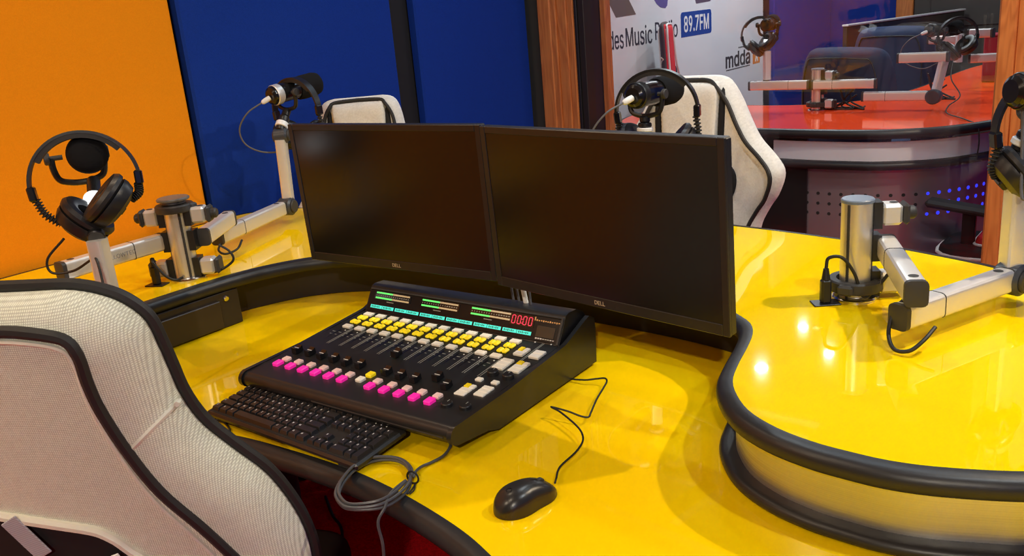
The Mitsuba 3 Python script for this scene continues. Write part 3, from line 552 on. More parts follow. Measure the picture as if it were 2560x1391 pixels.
def pole(x, y, label, side, cap=False):
    k = thing('mounting_pole', label, 'pole', move(x, y, UP)); s = np.array([*side, 0.0]) / np.linalg.norm(side); H = .200
    part(k, 'tube', cat([lathe([(0, .004), (.0300, .004), (.0300, H - .002), (0, H - .002)], n=48)]), mat('pole_alu', (.84, .80, .70), .34, metal=.8) if 'm_pole_alu' not in scene else 'm_pole_alu')
    t_ = np.array([-s[1], s[0], 0])
    gr = []
    for a in ((-2.35, -.55, 0.75) if not cap else (-.95, -2.6, .6)):
        d = unit((math.cos(a) * s[0] - math.sin(a) * s[1], math.sin(a) * s[0] + math.cos(a) * s[1], 0)); gr.append(tr(box(0, 0, H / 2, .003, .0068, H - .014, .0012), frame(d * .0293, x=d, z=(0, 0, 1))))
    part(k, 'slot', cat(gr), CHAR, smooth=False, label='dark vertical slot')
    part(k, 'foot_ring', lathe([(0, 0), (.044, 0), (.044, .003), (.041, .006), (.034, .007), (0, .007)], n=40), CHROME)
    if cap:
        part(k, 'top_clamp', cat([lathe([(0, H - .020), (.046, H - .020), (.048, H - .016), (.048, H - .004), (.045, H - .001), (0, H - .001)], n=40), box(.045 * s[0], .045 * s[1], H - .010, .022, .022, .018, .004)]), CHAR)
        part(k, 'top_disc', lathe([(0, H + .001), (.030, H + .001), (.030, H + .008), (.040, H + .009), (.041, H + .013), (.038, H + .016), (0, H + .016)], n=40), mat('disc_grey', (.12, .12, .12), .35), label='dark grey disc on top')
    else:
        part(k, 'top_disc', lathe([(0, H - .006), (.0310, H - .006), (.0310, H - .001), (.029, H + .001), (0, H + .001)], n=40), mat('disc_blue_grey', (.16, .20, .26), .3), label='blue-grey cap')
        part(k, 'base_clamp', cat([lathe([(.036, .018), (.050, .018), (.052, .022), (.052, .038), (.049, .041), (.036, .041), (.036, .018)], n=40), tr(box(.052, 0, .029, .02, .03, .02, .004), rotz(-1.6))]), CHAR, label='black ring clamp near the foot')
    for sgn in ((1, -1) if cap else (1,)):
        d = s * sgn
        for i, z in enumerate((.031, .103, .168)):
            Mx = frame((0, 0, z), x=d, z=(0, 0, 1))
            c = part(k, 'coupler', tr(cat([tr(prism(sg.box(.026, -.018, .0425, .018).difference(sg.Point(0, 0).buffer(.0305)), -.026, .026), np.eye(4))]), Mx), BLACK, smooth=30, label='black clamp saddle')
            if i != 1:
                part(c, 'block', tr(box(.0605, 0, 0, .038, .040, .042, .006), Mx), ALU, smooth=30, label='aluminium block')
                part(c, 'block_cap', tr(cat([box(.087, 0, 0, .012, .041, .043, .006), tr(lathe([(0, 0), (.013, 0), (.013, .012), (.010, .016), (0, .016)], n=20), frame((.091, 0, 0), z=(1, 0, 0), x=(0, 1, 0))) if i == 2 else None]), Mx), CHAR, smooth=30)
                if i == 2: part(c, 'block_plug', tr(lathe([(0, 0), (.008, 0), (.008, .001), (0, .0014)], n=18), Mx @ move(.066, 0, .0208)), CHAR)
    return k
RD = (.86, .51)
pole(.995, .852, 'metal pole with arm clamps on the right side of the desk', RD)
pole(-.552, .338, 'metal pole topped by a dark disc on the left of the desk', (.80, .60), cap=True)
zA, zB = UP + .103, UP + .054
aR = arm('jointed silver arm reaching from the right pole to the right edge', [((1.045, .873, zA), (1.163, .620, zA)), ((1.140, .632, zB), (1.249, .895, zB)), ((1.256, .918, zB - .01), (1.250, .925, 1.128))])
knuckle(aR, (1.256, .915, zB - .002), (.93, -.36, 0), .030, .050); knuckle(aR, (1.250, .925, 1.140), (.93, -.36, 0), .024, .046)
aL = arm('silver arm lettered in grey with an upright by the front chair', [((-.590, .300, zA), (-.572, .040, zA)), ((-.560, .055, zB), (-.315, .010, zB)), ((-.303, .006, zB - .012), (-.303, .006, 1.085))], writing=1)
aC = arm('folded silver arm on the far side of the left pole', [((-.520, .385, zA), (-.640, .545, zA)), ((-.668, .520, zB), (-.795, .840, zB)), ((-.808, .880, zB - .008), (-.808, .893, 1.140))])
knuckle(aC, (-.806, .872, zB), (.93, .36, 0), .029, .048); knuckle(aC, (-.808, .893, 1.150), (.8, .6, 0), .024, .046)
aB = arm('silver arm upright standing behind the right monitor', [((.20, 1.14, zB), (.38, 1.10, zB)), ((.395, 1.098, zB - .008), (.393, 1.095, 1.135))])
part(aB, 'base_clamp', cat([lathe([(0, 0), (.032, 0), (.032, .19), (0, .19)], (.17, 1.147, UP), n=36)]), ALU)
knuckle(aB, (.398, 1.098, zB), (0, 1, 0), .028, .048)

def microphone(label, pos, axis, stem, group=None, xlr=True, led=True, collar=None, ysh=0.0, sc=1.0, lf=.62):
    """Front of the microphone along axis; stem: point on the arm's top where the bracket stands."""
    pos, axis, stem = np.asarray(pos, float), unit(axis), np.asarray(stem, float)
    side = unit(np.cross(axis, (0, 0, 1))); M = frame(pos, y=axis, z=np.cross(side, axis)); M[:3, :3] *= sc
    k = thing('studio_microphone', label, 'microphone', M, group)
    part(k, 'body', lathe([(0, -.105), (.020, -.105), (.027, -.100), (.030, -.090), (.030, .0), (.027, .006), (0, .006)], (0, 0, 0), (0, 1, 0), 36), BLACKG)
    part(k, 'collar', lathe([(.0302, -.092), (.0325, -.089), (.0325, -.070), (.0302, -.066), (.0302, -.092)], (0, 0, 0), (0, 1, 0), 36), BLACK if collar is None else collar)
    part(k, 'windscreen', lathe([(0, .002), (.033, .002), (.0365, .010), (.0380, .03), (.0375, .075), (.034, .088), (.026, .095), (.012, .098), (0, .0985)], (0, 0, 0), (0, 1, 0), 40), FOAM, label='black foam windscreen')
    Rm = np.linalg.inv(M) @ np.array([*stem, 1]); zs = Rm[2]
    yk = spline([(-.047, 0, 0), (-.047, 0, -.022), (-.040, -.002, -.044), (-.020, -.004, -.052), (0, -.005, -.054), (.020, -.004, -.052), (.040, -.002, -.044), (.047, 0, -.022), (.047, 0, 0)], 6)
    yk[:, 1] -= .045; yk[:, 0] += ysh
    strap = tube(yk, .0062, 8)
    part(k, 'bracket', strap, BLACK, label='black yoke bracket')
    for sx in (-1, 1): part(k, 'knob', cat([rod((sx * .036 + ysh * .5, -.045, 0), (sx * .050 + ysh, -.045, 0), .005), rod((sx * .049 + ysh, -.045, 0), (sx * .060 + ysh, -.045, 0), .0125, .002, 16)]), CHAR, label='bracket thumb knob')
    yl = np.array([0, -.050, -.054])
    part(k, 'stem', cat([rod(yl, Rm[:3] * .35 + yl * .65, .013, .003), rod(Rm[:3] * .35 + yl * .65, Rm[:3] * lf + yl * (1 - lf), .017, .003)]), BLACK)
    part(k, 'light_ring', rod(Rm[:3] * lf + yl * (1 - lf), Rm[:3] * (lf + .22) + yl * (.78 - lf), .0205, .002), mat('ring_light', (.85, .88, .92), .3) if 'm_ring_light' not in scene else 'm_ring_light', label='white light ring', **(dict(emitter=glow((.85, .95, 1.0), 2.0)) if led else {}))
    part(k, 'stem_foot', rod(Rm[:3] * (lf + .2) + yl * (.8 - lf), Rm[:3], .016, .002), BLACK)
    if xlr:
        part(k, 'plug', cat([lathe([(0, 0), (.0080, 0), (.0085, .014), (.0075, .026), (.004, .031), (0, .031)], (0, -.106, -.004), (-.3, -1, -.35), 20)]), WHITEP, label='pale cable plug')
        part(k, 'cord', cable([(-.0085, -.136, -.0135), (-.030, -.180, -.035), (-.055, -.205, -.080), (-.05, -.20, -.13), (-.02, -.16, -.165), (.0, -.09, -.175), tuple(Rm[:3] + np.array([0, -.01, -.02]))], .0026), CABLEG)
    return k
def headphones(label, pos, right, up, group=None, spread=1.0, cord=None, sc=1.0):
    M = frame(pos, x=right, z=up); M[:3, :3] *= sc
    k = thing('headphones', label, 'headphones', M, group); R = .100
    def bandm(a0, a1, r, w, t, n=40):
        V, Fc = [], []
        for i in range(n + 1):
            a = a0 + (a1 - a0) * i / n; c, s = math.cos(a), math.sin(a)
            e = .75 + .25 * math.sin(math.pi * i / n)
            for dr_, dy in ((t / 2, -w / 2 * e), (t / 2, w / 2 * e), (-t / 2, w / 2 * e), (-t / 2, -w / 2 * e)): V.append(((r + dr_) * c, dy, (r + dr_) * s))
        for i in range(n):
            for q in range(4): a, b = i * 4 + q, i * 4 + (q + 1) % 4; Fc += [(a, b, b + 4), (a, b + 4, a + 4)]
        Fc += [(0, 2, 1), (0, 3, 2), (n * 4, n * 4 + 1, n * 4 + 2), (n * 4, n * 4 + 2, n * 4 + 3)]
        m = trimesh.Trimesh(np.array(V), Fc, process=False); m.fix_normals(); return m
    d2 = math.radians
    part(k, 'headband', bandm(d2(2), d2(186), R + .004, .026, .0055), BLACK, smooth=40)
    part(k, 'band_pad', cat([bandm(d2(42), d2(150), R - .0035, .024, .010)]), RUBBER, smooth=40)
    for a, nm in ((2, 1), (188, -1)):
        c, s = math.cos(d2(a)), math.sin(d2(a)); part(k, 'slider', tr(box(0, 0, 0, .015, .024, .030, .003), frame((c * (R + .002), 0, s * (R + .002)), x=(c, 0, s), y=(0, 1, 0))), BLACKG, smooth=False)
    cups = [((-.016, .014, -.078), (.66, -.16, .74), -1), ((.043, -.030, -.040), (-.74, -.16, .66), 1)] if spread == 1.0 else [((-.062, 0, -.078), (.75, -.2, .6), -1), ((.062, 0, -.078), (-.75, -.2, .6), 1)]
    for (c, ax, sgn) in cups:
        c, ax = np.array(c), unit(ax); b_ = 1.12 if spread == 1.0 else 1.0
        sl = lambda pr: [(r_ * b_, z_ * b_) for r_, z_ in pr]
        e = part(k, 'ear_cup', lathe(sl([(0, -.026), (.030, -.026), (.044, -.019), (.049, -.006), (.049, .002), (0, .002)]), c, ax, 32), BLACK, label='black ear cup')
        part(e, 'ear_cushion', lathe(sl([(.018, .004), (.044, .002), (.051, .007), (.052, .014), (.047, .021), (.036, .023), (.024, .019), (.018, .004)]), c, ax, 32), mat('cushion_leather', (.014, .014, .017), .42) if 'm_cushion_leather' not in scene else 'm_cushion_leather')
        aa = d2(-6 if sgn > 0 else 196); p0 = np.array([math.cos(aa) * R, 0, math.sin(aa) * R])
        if spread == 1.0:
            p3 = np.array([.084, -.022, -.040]) if sgn > 0 else np.array([-.058, .006, -.080]); cp = spline([p0, (p0 + p3) / 2 + np.array([sgn * .007, 0, -.003]), p3], 20)
        else:
            p3 = c - ax * .024 + np.array([sgn * .012, 0, .010]); cp = spline([p0, (p0 + p3) / 2 + np.array([sgn * .008, 0, -.006]), p3], 20)
        rr = .0068 + .0024 * np.sign(np.sin(np.arange(len(cp)) * np.pi / 2 + .4))
        part(k, 'coil_spring', tube(cp, rr, 10), RUBBER, smooth=False, label='ribbed strain relief')
        part(e, 'yoke', tr(box(0, 0, -.028, .034, .020, .010, .003), frame(c, z=ax, y=np.cross(ax, (0, 1, 0)))), BLACKG, smooth=False)
    if cord is not None: part(k, 'cord', tr(cable(cord, .0026), np.linalg.inv(M)), CABLEB)
    return k
YSH = .020
toC = unit(CAM - np.array([-.369, .059, 1.255]))
microphone('microphone with round foam facing the viewer before the orange wall', np.array([-.369, .059, 1.255]) - toC * .075, toC, (-.303, .006, 1.088), xlr=False, ysh=YSH, sc=1.12, lf=.33)
headphones('black headphones hung over the microphone by the orange wall', (-.345, .030, 1.199), (.560, .823, -.06), (-.06, .10, 1.0), cord=[(-.37, -.03, 1.09), (-.40, -.06, 1.05), (-.395, -.06, 1.02), (-.36, -.03, 1.02), (-.31, -.01, 1.045), (-.285, -.012, 1.045), (-.265, -.02, .99), (-.235, -.04, .94), (-.20, -.07, .88)], sc=1.03)
microphone('microphone pointing to the back chair before the blue panel', (-.822, .990, 1.285), (0, 1, .10), (-.808, .893, 1.166), led=False, collar=ALU)
headphones('headphones hung over the microphone left of the left monitor', (-.800, .965, 1.218), (1, .05, 0), (.0, 0, 1), spread=.8)
microphone('microphone standing above the right monitor before the white chair', (.395, 1.150, 1.243), (.04, 1, -.03), (.393, 1.095, 1.145), led=False)
headphones('headphones around the microphone above the right monitor', (.416, 1.117, 1.198), (.96, .25, 0), (.03, 0, 1), spread=.8)
microphone('microphone at the right edge of the picture', (1.305, .965, 1.262), (.55, .6, -.05), (1.250, .925, 1.160), led=False, xlr=False)
single('microphone_lead', 'grey lead hanging down the upright at the right edge', 'cable', cable([(1.285, .944, 1.268), (1.268, .930, 1.262), (1.252, .914, 1.245), (1.2555, .904, 1.205), (1.2605, .890, 1.150), (1.2665, .872, 1.098), (1.2715, .868, 1.085), (1.2760, .875, 1.100), (1.2740, .895, 1.125)], .0030), CABLEG)
headphones('headphones cut off by the right edge of the picture', (1.296, .962, 1.196), (.79, .60, -.08), (0, 0, 1), spread=.8)

# desk sockets and short leads beside the poles
def socket(x, y, a, label):
    k = thing('desk_plug', label, 'plug', move(x, y, UP) @ rotz(a))
    part(k, 'socket_plate', box(0, 0, .0015, .052, .034, .003, .001), BLACK, smooth=False)
    part(k, 'plug_body', cat([box(0, 0, .026, .020, .017, .050, .004), lathe([(0, 0), (.0085, 0), (.005, .022), (0, .024)], (0, 0, .050), n=18)]), BLACK, smooth=30)
    return k
s1 = socket(.958, .790, .65, 'black plug standing in the desk beside the right pole'); part(s1, 'lead', tr(cable([(.958, .790, .945), (.962, .792, .965), (.985, .80, .966), (1.005, .81, .935), (1.016, .815, .90), (1.025, .82, .885), (1.04, .84, .90), (1.055, .862, .925)], .0032), np.linalg.inv(place[s1])), CABLEB)
s2 = socket(-.575, .262, .4, 'black plug in the desk beside the left pole'); part(s2, 'lead', tr(cable([(-.575, .262, .94), (-.560, .255, .935), (-.545, .27, .90), (-.535, .29, .882), (-.53, .31, .884)], .0034), np.linalg.inv(place[s2])), CABLEB)
single('arm_lead', 'black lead looping under the elbow of the right arm', 'cable', cable([(1.150, .655, .962), (1.128, .635, .935), (1.125, .615, .900), (1.140, .595, .880), (1.165, .592, .882), (1.182, .610, .897), (1.192, .640, .912)], .0034), CABLEB)
single('arm_lead', 'black lead looping at the lower right of the left pole', 'cable', cable([(-.475, .395, .955), (-.455, .410, .935), (-.450, .412, .91), (-.475, .385, .888), (-.505, .362, .882), (-.512, .358, .876)], .0030), CABLEB)
single('arm_lead', 'black lead hanging under the elbow of the folded arm', 'cable', cable([(-.655, .515, .91), (-.648, .500, .893), (-.632, .510, .882), (-.625, .545, .888), (-.64, .575, .905)], .0030), CABLEB)

# ---------------------------------------------------------------- chairs
PROF = [(0, .085), (.006, .112), (.022, .132), (.06, .146), (.12, .156), (.24, .178), (.32, .222), (.40, .268), (.47, .285), (.55, .283), (.64, .262), (.72, .232), (.775, .19), (.785, .15)]
PROF3 = [(0, .055), (.004, .085), (.018, .112), (.067, .146), (.13, .178), (.181, .210), (.225, .256), (.262, .287), (.296, .291), (.343, .274), (.38, .249), (.44, .220), (.54, .206), (.66, .205), (.74, .195), (.785, .15)]
PROF1 = [(0, .07), (.003, .095), (.013, .124), (.031, .151), (.062, .172), (.105, .178), (.141, .181), (.188, .185), (.239, .199), (.293, .229), (.348, .261), (.409, .281), (.47, .292), (.532, .293), (.60, .282), (.68, .25), (.76, .20), (.785, .15)]
def outline(prof, dz=.79, grow=0.0):
    s = spline([(a, b, 0) for a, b in prof], 6)
    P = [(w, dz - v) for v, w, _ in s] + [(-w, dz - v) for v, w, _ in s[::-1]]
    g = sg.Polygon(P).buffer(0); return g.buffer(grow) if grow else g
def gaming_chair(label, top, heading, recline, prof, fabric=None, rearfab=None, piping=None, front=True, rear_open=False, group=None, stripe=None, TH=.105, arms=True, curl=.06, seatm=None, sw=1.0, dz=0.0):
    fabric, rearfab, piping, stripe = fabric or WHITEF, rearfab or MESHF, piping or PIPE, stripe or BLACKF
    h, rc = math.radians(heading), math.radians(recline)
    fwd = np.array([math.sin(h), math.cos(h), 0]); upv = np.array([0, 0, math.cos(rc)]) - fwd * math.sin(rc)
    rt = np.cross(fwd, (0, 0, 1.0))
    org = np.asarray(top, float) - upv * .79
    BM = frame(org, x=rt, z=upv)                       # local back: x right, y forward, z up
    k = thing('gaming_chair', label, 'chair', BM, group)
    RD_ = .055
    g = outline(prof); ext = sg.LineString(g.exterior.coords)
    def hd(x, z):
        d = ext.distance(sg.Point(x, z)); return math.sqrt(max(0, 1 - (1 - min(d / RD_, 1)) ** 2))
    def warp(V):
        V = V.copy(); V[:, 1] += curl * (np.abs(V[:, 0]) / .28) ** 2; return V
    b = pillow(g, TH, RD_, .013); uv = b.vertices[:, [0, 2]].copy(); b.vertices = warp(b.vertices); b.fix_normals()
    part(k, 'backrest', b, rearfab, smooth=True, uv=uv)
    def onsurf(pts, side, lift=.0, dense=5, closed=False):
        s = spline([(x, 0, z) for x, z in pts], dense, closed)
        return warp(np.array([(x, side * (TH / 2 * hd(x, z) + lift), z) for x, _, z in s]))
    if not front: bd = np.array(g.buffer(.003).exterior.coords)[:-1:2]
    if not front: part(k, 'edge_piping', tube(warp(np.array([(x, .013, z) for x, z in bd])), .0085, 8, closed=True), piping, label='black band round the edge')
    # rear side: inner panel outlined by piping, a pale welt, two seams, black sheet standing for the open underside
    T0 = .79
    path = [(.215, T0 - .53), (.195, T0 - .476), (.166, T0 - .408), (.129, T0 - .333), (.106, T0 - .257), (.092, T0 - .186), (.089, T0 - .14), (.090, T0 - .098), (.077, T0 - .073), (.035, T0 - .060), (0, T0 - .057)]
    path = [(x + .022 * min(1, x / .05), z + .027) for x, z in path]
    if front: path = [(x * .78, z) for x, z in path[1:]]
    full = path + [(-x * (1.0 if front else 1.22), z) for x, z in path[::-1][1:]]
    part(k, 'rear_piping', tube(onsurf(full, -1, .001), .0085, 8), piping, label='black piping round the rear panel')
    part(k, 'rear_welt', tube(onsurf([(x * (.92 if abs(x) > .03 else .9), z - .013) for x, z in full], -1, .001), .0036, 6), rearfab if rearfab != MESHF else mat('welt', (.66, .65, .56), .8) if 'm_welt' not in scene else 'm_welt')
    for s in (-1, 1): part(k, 'rear_seam', tube(onsurf([(s * .128, T0 - .232), (s * .166, T0 - .203), (s * .190, T0 - .188)], -1, -.0022), .0042, 6), 'm_welt' if 'm_welt' in scene else rearfab)
    if rear_open:
        hp = [(-.30, T0 - .46), (-.22, T0 - .375), (-.165, T0 - .359), (-.074, T0 - .360), (.015, T0 - .374), (.048, T0 - .392), (.069, T0 - .420), (.086, T0 - .445), (.12, T0 - .54), (.17, T0 - .66), (.2, -.05), (-.36, -.05)]
        hp = [(x + .012, z + .014) for x, z in hp]
        op = sg.Polygon(hp).intersection(g.buffer(-.012)); op = max(getattr(op, 'geoms', [op]), key=lambda q: q.area)
        pm = pillow(op, .02, .012, .016); pm.vertices[:, 1] = [-(TH / 2 * hd(x, z) + .0015) + (yv + .01) * .25 for x, yv, z in pm.vertices]; pm.vertices = warp(pm.vertices); pm.fix_normals()
        part(k, 'dark_cavity_sheet', pm, BLACKF, smooth=True, label='black sheet standing for the dark open cavity of the lower back')  # black sheet stands in for the shaded open cavity
        part(k, 'rear_hem', tube(onsurf(hp[:10], -1, .003), .0080, 8), 'm_welt', label='pale hem above the dark cavity')
        st = onsurf([(-.088, T0 - .340), (-.050, T0 - .405)], -1, .012, 3); dd = unit(st[-1] - st[0]); part(k, 'strap', tr(box(0, 0, 0, .034, .003, .075, .001), frame(st.mean(0), x=np.cross((0, 1, 0), dd), z=dd)), STRAP, smooth=False, label='grey webbing strap')
        st = onsurf([(.074, T0 - .408), (.038, T0 - .421)], -1, .014, 3); dd = unit(st[-1] - st[0]); part(k, 'strap', tr(box(0, 0, 0, .020, .004, .034, .001), frame(st.mean(0), x=np.cross((0, 1, 0), dd), z=dd)), WHITEP, smooth=False, label='short pale webbing loop')
    if front:
        def front_panel(name, pts, m, lift, th, label=None, r=.02):
            poly = sg.Polygon(spline([(x, z, 0) for x, z in pts], 6, True)[:, :2]).buffer(0).intersection(g.buffer(-.006))
            poly = max(getattr(poly, 'geoms', [poly]), key=lambda q: q.area)
            pm = pillow(poly, th, r, .013); uvs = pm.vertices[:, [0, 2]].copy()
            pm.vertices[:, 1] = [TH / 2 * hd(x, z) + lift + yv for x, yv, z in pm.vertices]; pm.vertices = warp(pm.vertices); pm.fix_normals()
            part(k, name, pm, m, smooth=True, uv=uvs, label=label)
        front_panel('front_cover', [(x * .97, z) for x, z in list(g.buffer(-.008).exterior.coords)[:-1:4]], fabric, -.004, .012, 'smooth front cover')
        front_panel('centre_pad', [(-.092, T0 - .035), (-.088, T0 - .20), (-.100, T0 - .40), (-.130, T0 - .62), (-.09, T0 - .76), (.09, T0 - .76), (.130, T0 - .62), (.100, T0 - .40), (.088, T0 - .20), (.092, T0 - .035), (.06, T0 - .022), (-.06, T0 - .022)], fabric, .004, .030, 'padded centre panel')
        for s in (-1, 1):
            front_panel('side_stripe', [(s * .100, T0 - .034), (s * .109, T0 - .08), (s * .108, T0 - .18), (s * .104, T0 - .24), (s * .090, T0 - .24), (s * .088, T0 - .16), (s * .090, T0 - .08)], stripe, .002, .014, 'black stripe beside the centre panel', .01)
            wl = [(w - (.030 if v > .03 else .036), T0 - v - .012) for v, w in prof[1:-1]]; wl = [(.0, T0 - .014)] + wl
            part(k, 'front_piping', tube(onsurf([(s * x, z) for x, z in wl], 1, .0125), .0062, 8), piping, label='black piping along the wing')
            front_panel('wing_opening', [(s * .118, T0 - .385), (s * .143, T0 - .35), (s * .153, T0 - .315), (s * .148, T0 - .28), (s * .125, T0 - .262), (s * .115, T0 - .32)], BLACKF, .004, .012, 'black opening in the wing', .01)
    # seat, armrests, base in upright coordinates below the back
    down = frame((*org[:2], 0), x=rt, z=(0, 0, 1)); place[k] = down; sz = org[2] + .02 + dz
    f0 = .05
    q = sg.Polygon(spline([(-.24, f0), (-.265, f0 + .2), (-.26, f0 + .42), (-.2, f0 + .5), (0, f0 + .52), (.2, f0 + .5), (.26, f0 + .42), (.265, f0 + .2), (.24, f0), (0, f0 - .03)], 6, True)[:, :2] if False else [(x, y) for x, y, _ in spline([(-.24, f0, 0), (-.265, f0 + .2, 0), (-.26, f0 + .42, 0), (-.2, f0 + .5, 0), (0, f0 + .52, 0), (.2, f0 + .5, 0), (.26, f0 + .42, 0), (.265, f0 + .2, 0), (.24, f0, 0), (0, f0 - .03, 0)], 6, True)]).buffer(0)
    sm = pillow(q, .10, .05, .02); uv = sm.vertices[:, [0, 2]].copy(); V = sm.vertices.copy(); sm.vertices = np.stack([V[:, 0] * sw, V[:, 2], sz - .02 + V[:, 1]], 1); sm.fix_normals()
    part(k, 'seat', sm, seatm or fabric, smooth=True, uv=uv)
    part(k, 'hinge', cat([box(s * .24 * sw, .0, sz + .03, .02, .12, .12, .006) for s in (-1, 1)]), BLACK, smooth=False)
    for s in (-1, 1) if arms else ():
        ar = part(k, 'armrest', box(s * .30, .20, min(sz + .20, .66), .08, .25, .028, .01), BLACK, smooth=30)
        part(ar, 'armrest_post', cat([box(s * .30, .18, (sz + min(sz + .2, .66)) / 2 - .04, .035, .06, .25, .006), box(s * .20, .18, sz - .075, .22, .06, .02, .004)]), BLACK, smooth=False)
    part(k, 'gas_column', cat([rod((0, .25, .10), (0, .25, sz - .07), .026), box(0, .25, sz - .075, .2, .24, .03, .006)]), BLACK)
    legm = []
    for i in range(5):
        a = i * 2 * math.pi / 5 + .3; e = np.array([math.cos(a) * .31, .25 + math.sin(a) * .31, .085])
        part(k, 'base_leg', trimesh.convex.convex_hull(np.vstack([tr(box(0, 0, 0, .05, .05, .05), frame((0, .25, .11), x=(math.cos(a), math.sin(a), 0), z=(0, 0, 1))).vertices, tr(box(0, 0, 0, .03, .035, .025), frame(e, x=(math.cos(a), math.sin(a), 0), z=(0, 0, 1))).vertices])), BLACK, smooth=False)
        part(k, 'caster', cat([rod((e[0] - .02, e[1], .03), (e[0] + .02, e[1], .03), .03, .006, 20), rod((e[0], e[1], .03), (e[0], e[1], .085), .008)]), RUBBER)
    return k
gaming_chair('white mesh gaming chair in the foreground seen from behind', (.279, -.409, 1.172), -30, 10, PROF1, front=False, rear_open=True, arms=False, seatm=BLACKF, sw=.62, dz=-.07)
gaming_chair('white gaming chair with black piping between right monitor and window', (.28, 1.62, 1.237), 175, 6, PROF3, rearfab=WHITEF, arms=False)
gaming_chair('white gaming chair behind the left monitor before the blue panel', (-.855, 1.285, 1.224), 140, 8, PROF, rearfab=WHITEF, arms=False)

# ---------------------------------------------------------------- second studio behind the window
bn = thing('wall_banner', 'white wall board with station lettering in the second studio', 'banner'); BX = -1.158
part(bn, 'board', box(BX - .012, 4.30, 1.40, .024, 2.52, 2.0, .002), mat('board_white', (.78, .77, .80), .55), smooth=False)
part(bn, 'edge_strip', box(BX - .012, 5.615, 1.35, .03, .10, 2.5, .002), BLACK, smooth=False, label='black strip at the board edge')
def lay(m, y0, z0, sy=1.0): return tr(m, np.array([[0, 0, 1, BX + .0002], [sy, 0, 0, y0], [0, 1, 0, z0], [0, 0, 0, 1.0]]))
def fit(s, y0, y1, z0, h, bold=False):
    m = text(s, h, .0012, bold); b = m.bounds; m.apply_translation((-b[0][0], 0, 0)); return lay(m, y0, z0, (y1 - y0) / (b[1][0] - b[0][0]))
def flat_poly(pts): return tr(prism(sg.Polygon(pts), 0, .0014), np.array([[0, 0, 1, BX], [1, 0, 0, 0], [0, 1, 0, 0], [0, 0, 0, 1.0]]))
INK, INKB, INKP = mat('ink_black', (.04, .035, .04), .6), mat('ink_blue', (.02, .06, .30), .5), mat('ink_brown', (.16, .11, .09), .6)
part(bn, 'lettering', fit('des', 3.435, 3.588, 1.207, .100), INK, smooth=False, label='lettering des')
part(bn, 'lettering', fit('Music', 3.614, 3.915, 1.210, .102), INK, smooth=False, label='lettering Music')
part(bn, 'lettering', fit('Radio', 3.955, 4.235, 1.222, .100), INK, smooth=False, label='lettering Radio')
fb = part(bn, 'frequency_badge', flat_poly(np.array(rrect(.425, .150, .022, 4.494, 1.285).union(sg.box(4.2815, 1.21, 4.33, 1.25)).exterior.coords)), INKB, smooth=False, label='blue badge')
part(fb, 'lettering', tr(fit('89.7FM', 4.318, 4.668, 1.241, .092, True), move(.0015)), mat('ink_white', (.85, .85, .85), .5), smooth=False, label='white lettering 89.7FM')
part(bn, 'lettering', fit('mdda', 4.918, 5.325, .957, .098, True), INK, smooth=False, label='lettering mdda')
part(bn, 'fine_print', cat([lay(cat([box(.02 + .019 * j, .0, .0006, .013, .008, .001) for j in range(8)]), 5.115, 1.078), lay(cat([box(.02 + .022 * j, 0, .0006, .017, .007, .001) for j in range(18)]), 4.915, .940)]), INK, smooth=False, stuff=True)
og = part(bn, 'orange_emblem', flat_poly(np.array(sg.box(5.372, .941, 5.495, 1.048).exterior.coords)), mat('ink_orange', (.80, .24, .04), .5), smooth=False, label='orange square emblem')
part(og, 'emblem_figure', tr(cat([flat_poly([(5.41, .955), (5.425, .955), (5.437, .985), (5.449, .955), (5.464, .955), (5.446, 1.01), (5.475, 1.03), (5.40, 1.03), (5.428, 1.01)])]), move(.001)), 'm_ink_white', smooth=False, label='small pale figure')
part(bn, 'large_letter', flat_poly([(3.33, 1.60), (3.545, 1.60), (3.737, 1.381), (3.52, 1.376)]), INKP, smooth=False, label='brown leg of a large letter')
part(bn, 'large_letter', flat_poly([(3.93, 1.62), (4.125, 1.62), (4.119, 1.442), (4.112, 1.412), (4.088, 1.397), (4.031, 1.404), (3.985, 1.425), (3.955, 1.452)]), mat('ink_violet', (.13, .10, .30), .5), smooth=False, label='violet foot of a large letter')
part(bn, 'large_letter', flat_poly([(4.38, 1.62), (4.62, 1.62), (4.70, 1.41), (4.495, 1.404)]), mat('ink_mauve', (.12, .08, .11), .5), smooth=False, label='dark foot of a large letter')
acoustic(5.70, 6.92, BLUE, 'blue wall panel beyond the white board in the second studio')
single('door_frame', 'wooden door frame on the far blue wall', 'door frame', cat([box(-.535, 6.915, 1.2, .13, .06, 2.4, .008), box(.35, 6.915, 1.2, .13, .06, 2.4, .008), box(-.09, 6.915, 2.36, 1.0, .06, .1, .008)]), WOOD, smooth=False)
single('door', 'dark door inside the wooden frame on the far wall', 'door', cat([box(-.093, 6.925, 1.155, .745, .04, 2.29, .006), box(-.09, 6.901, 1.5, .5, .01, .9, .004)]), WALLD, smooth=False)

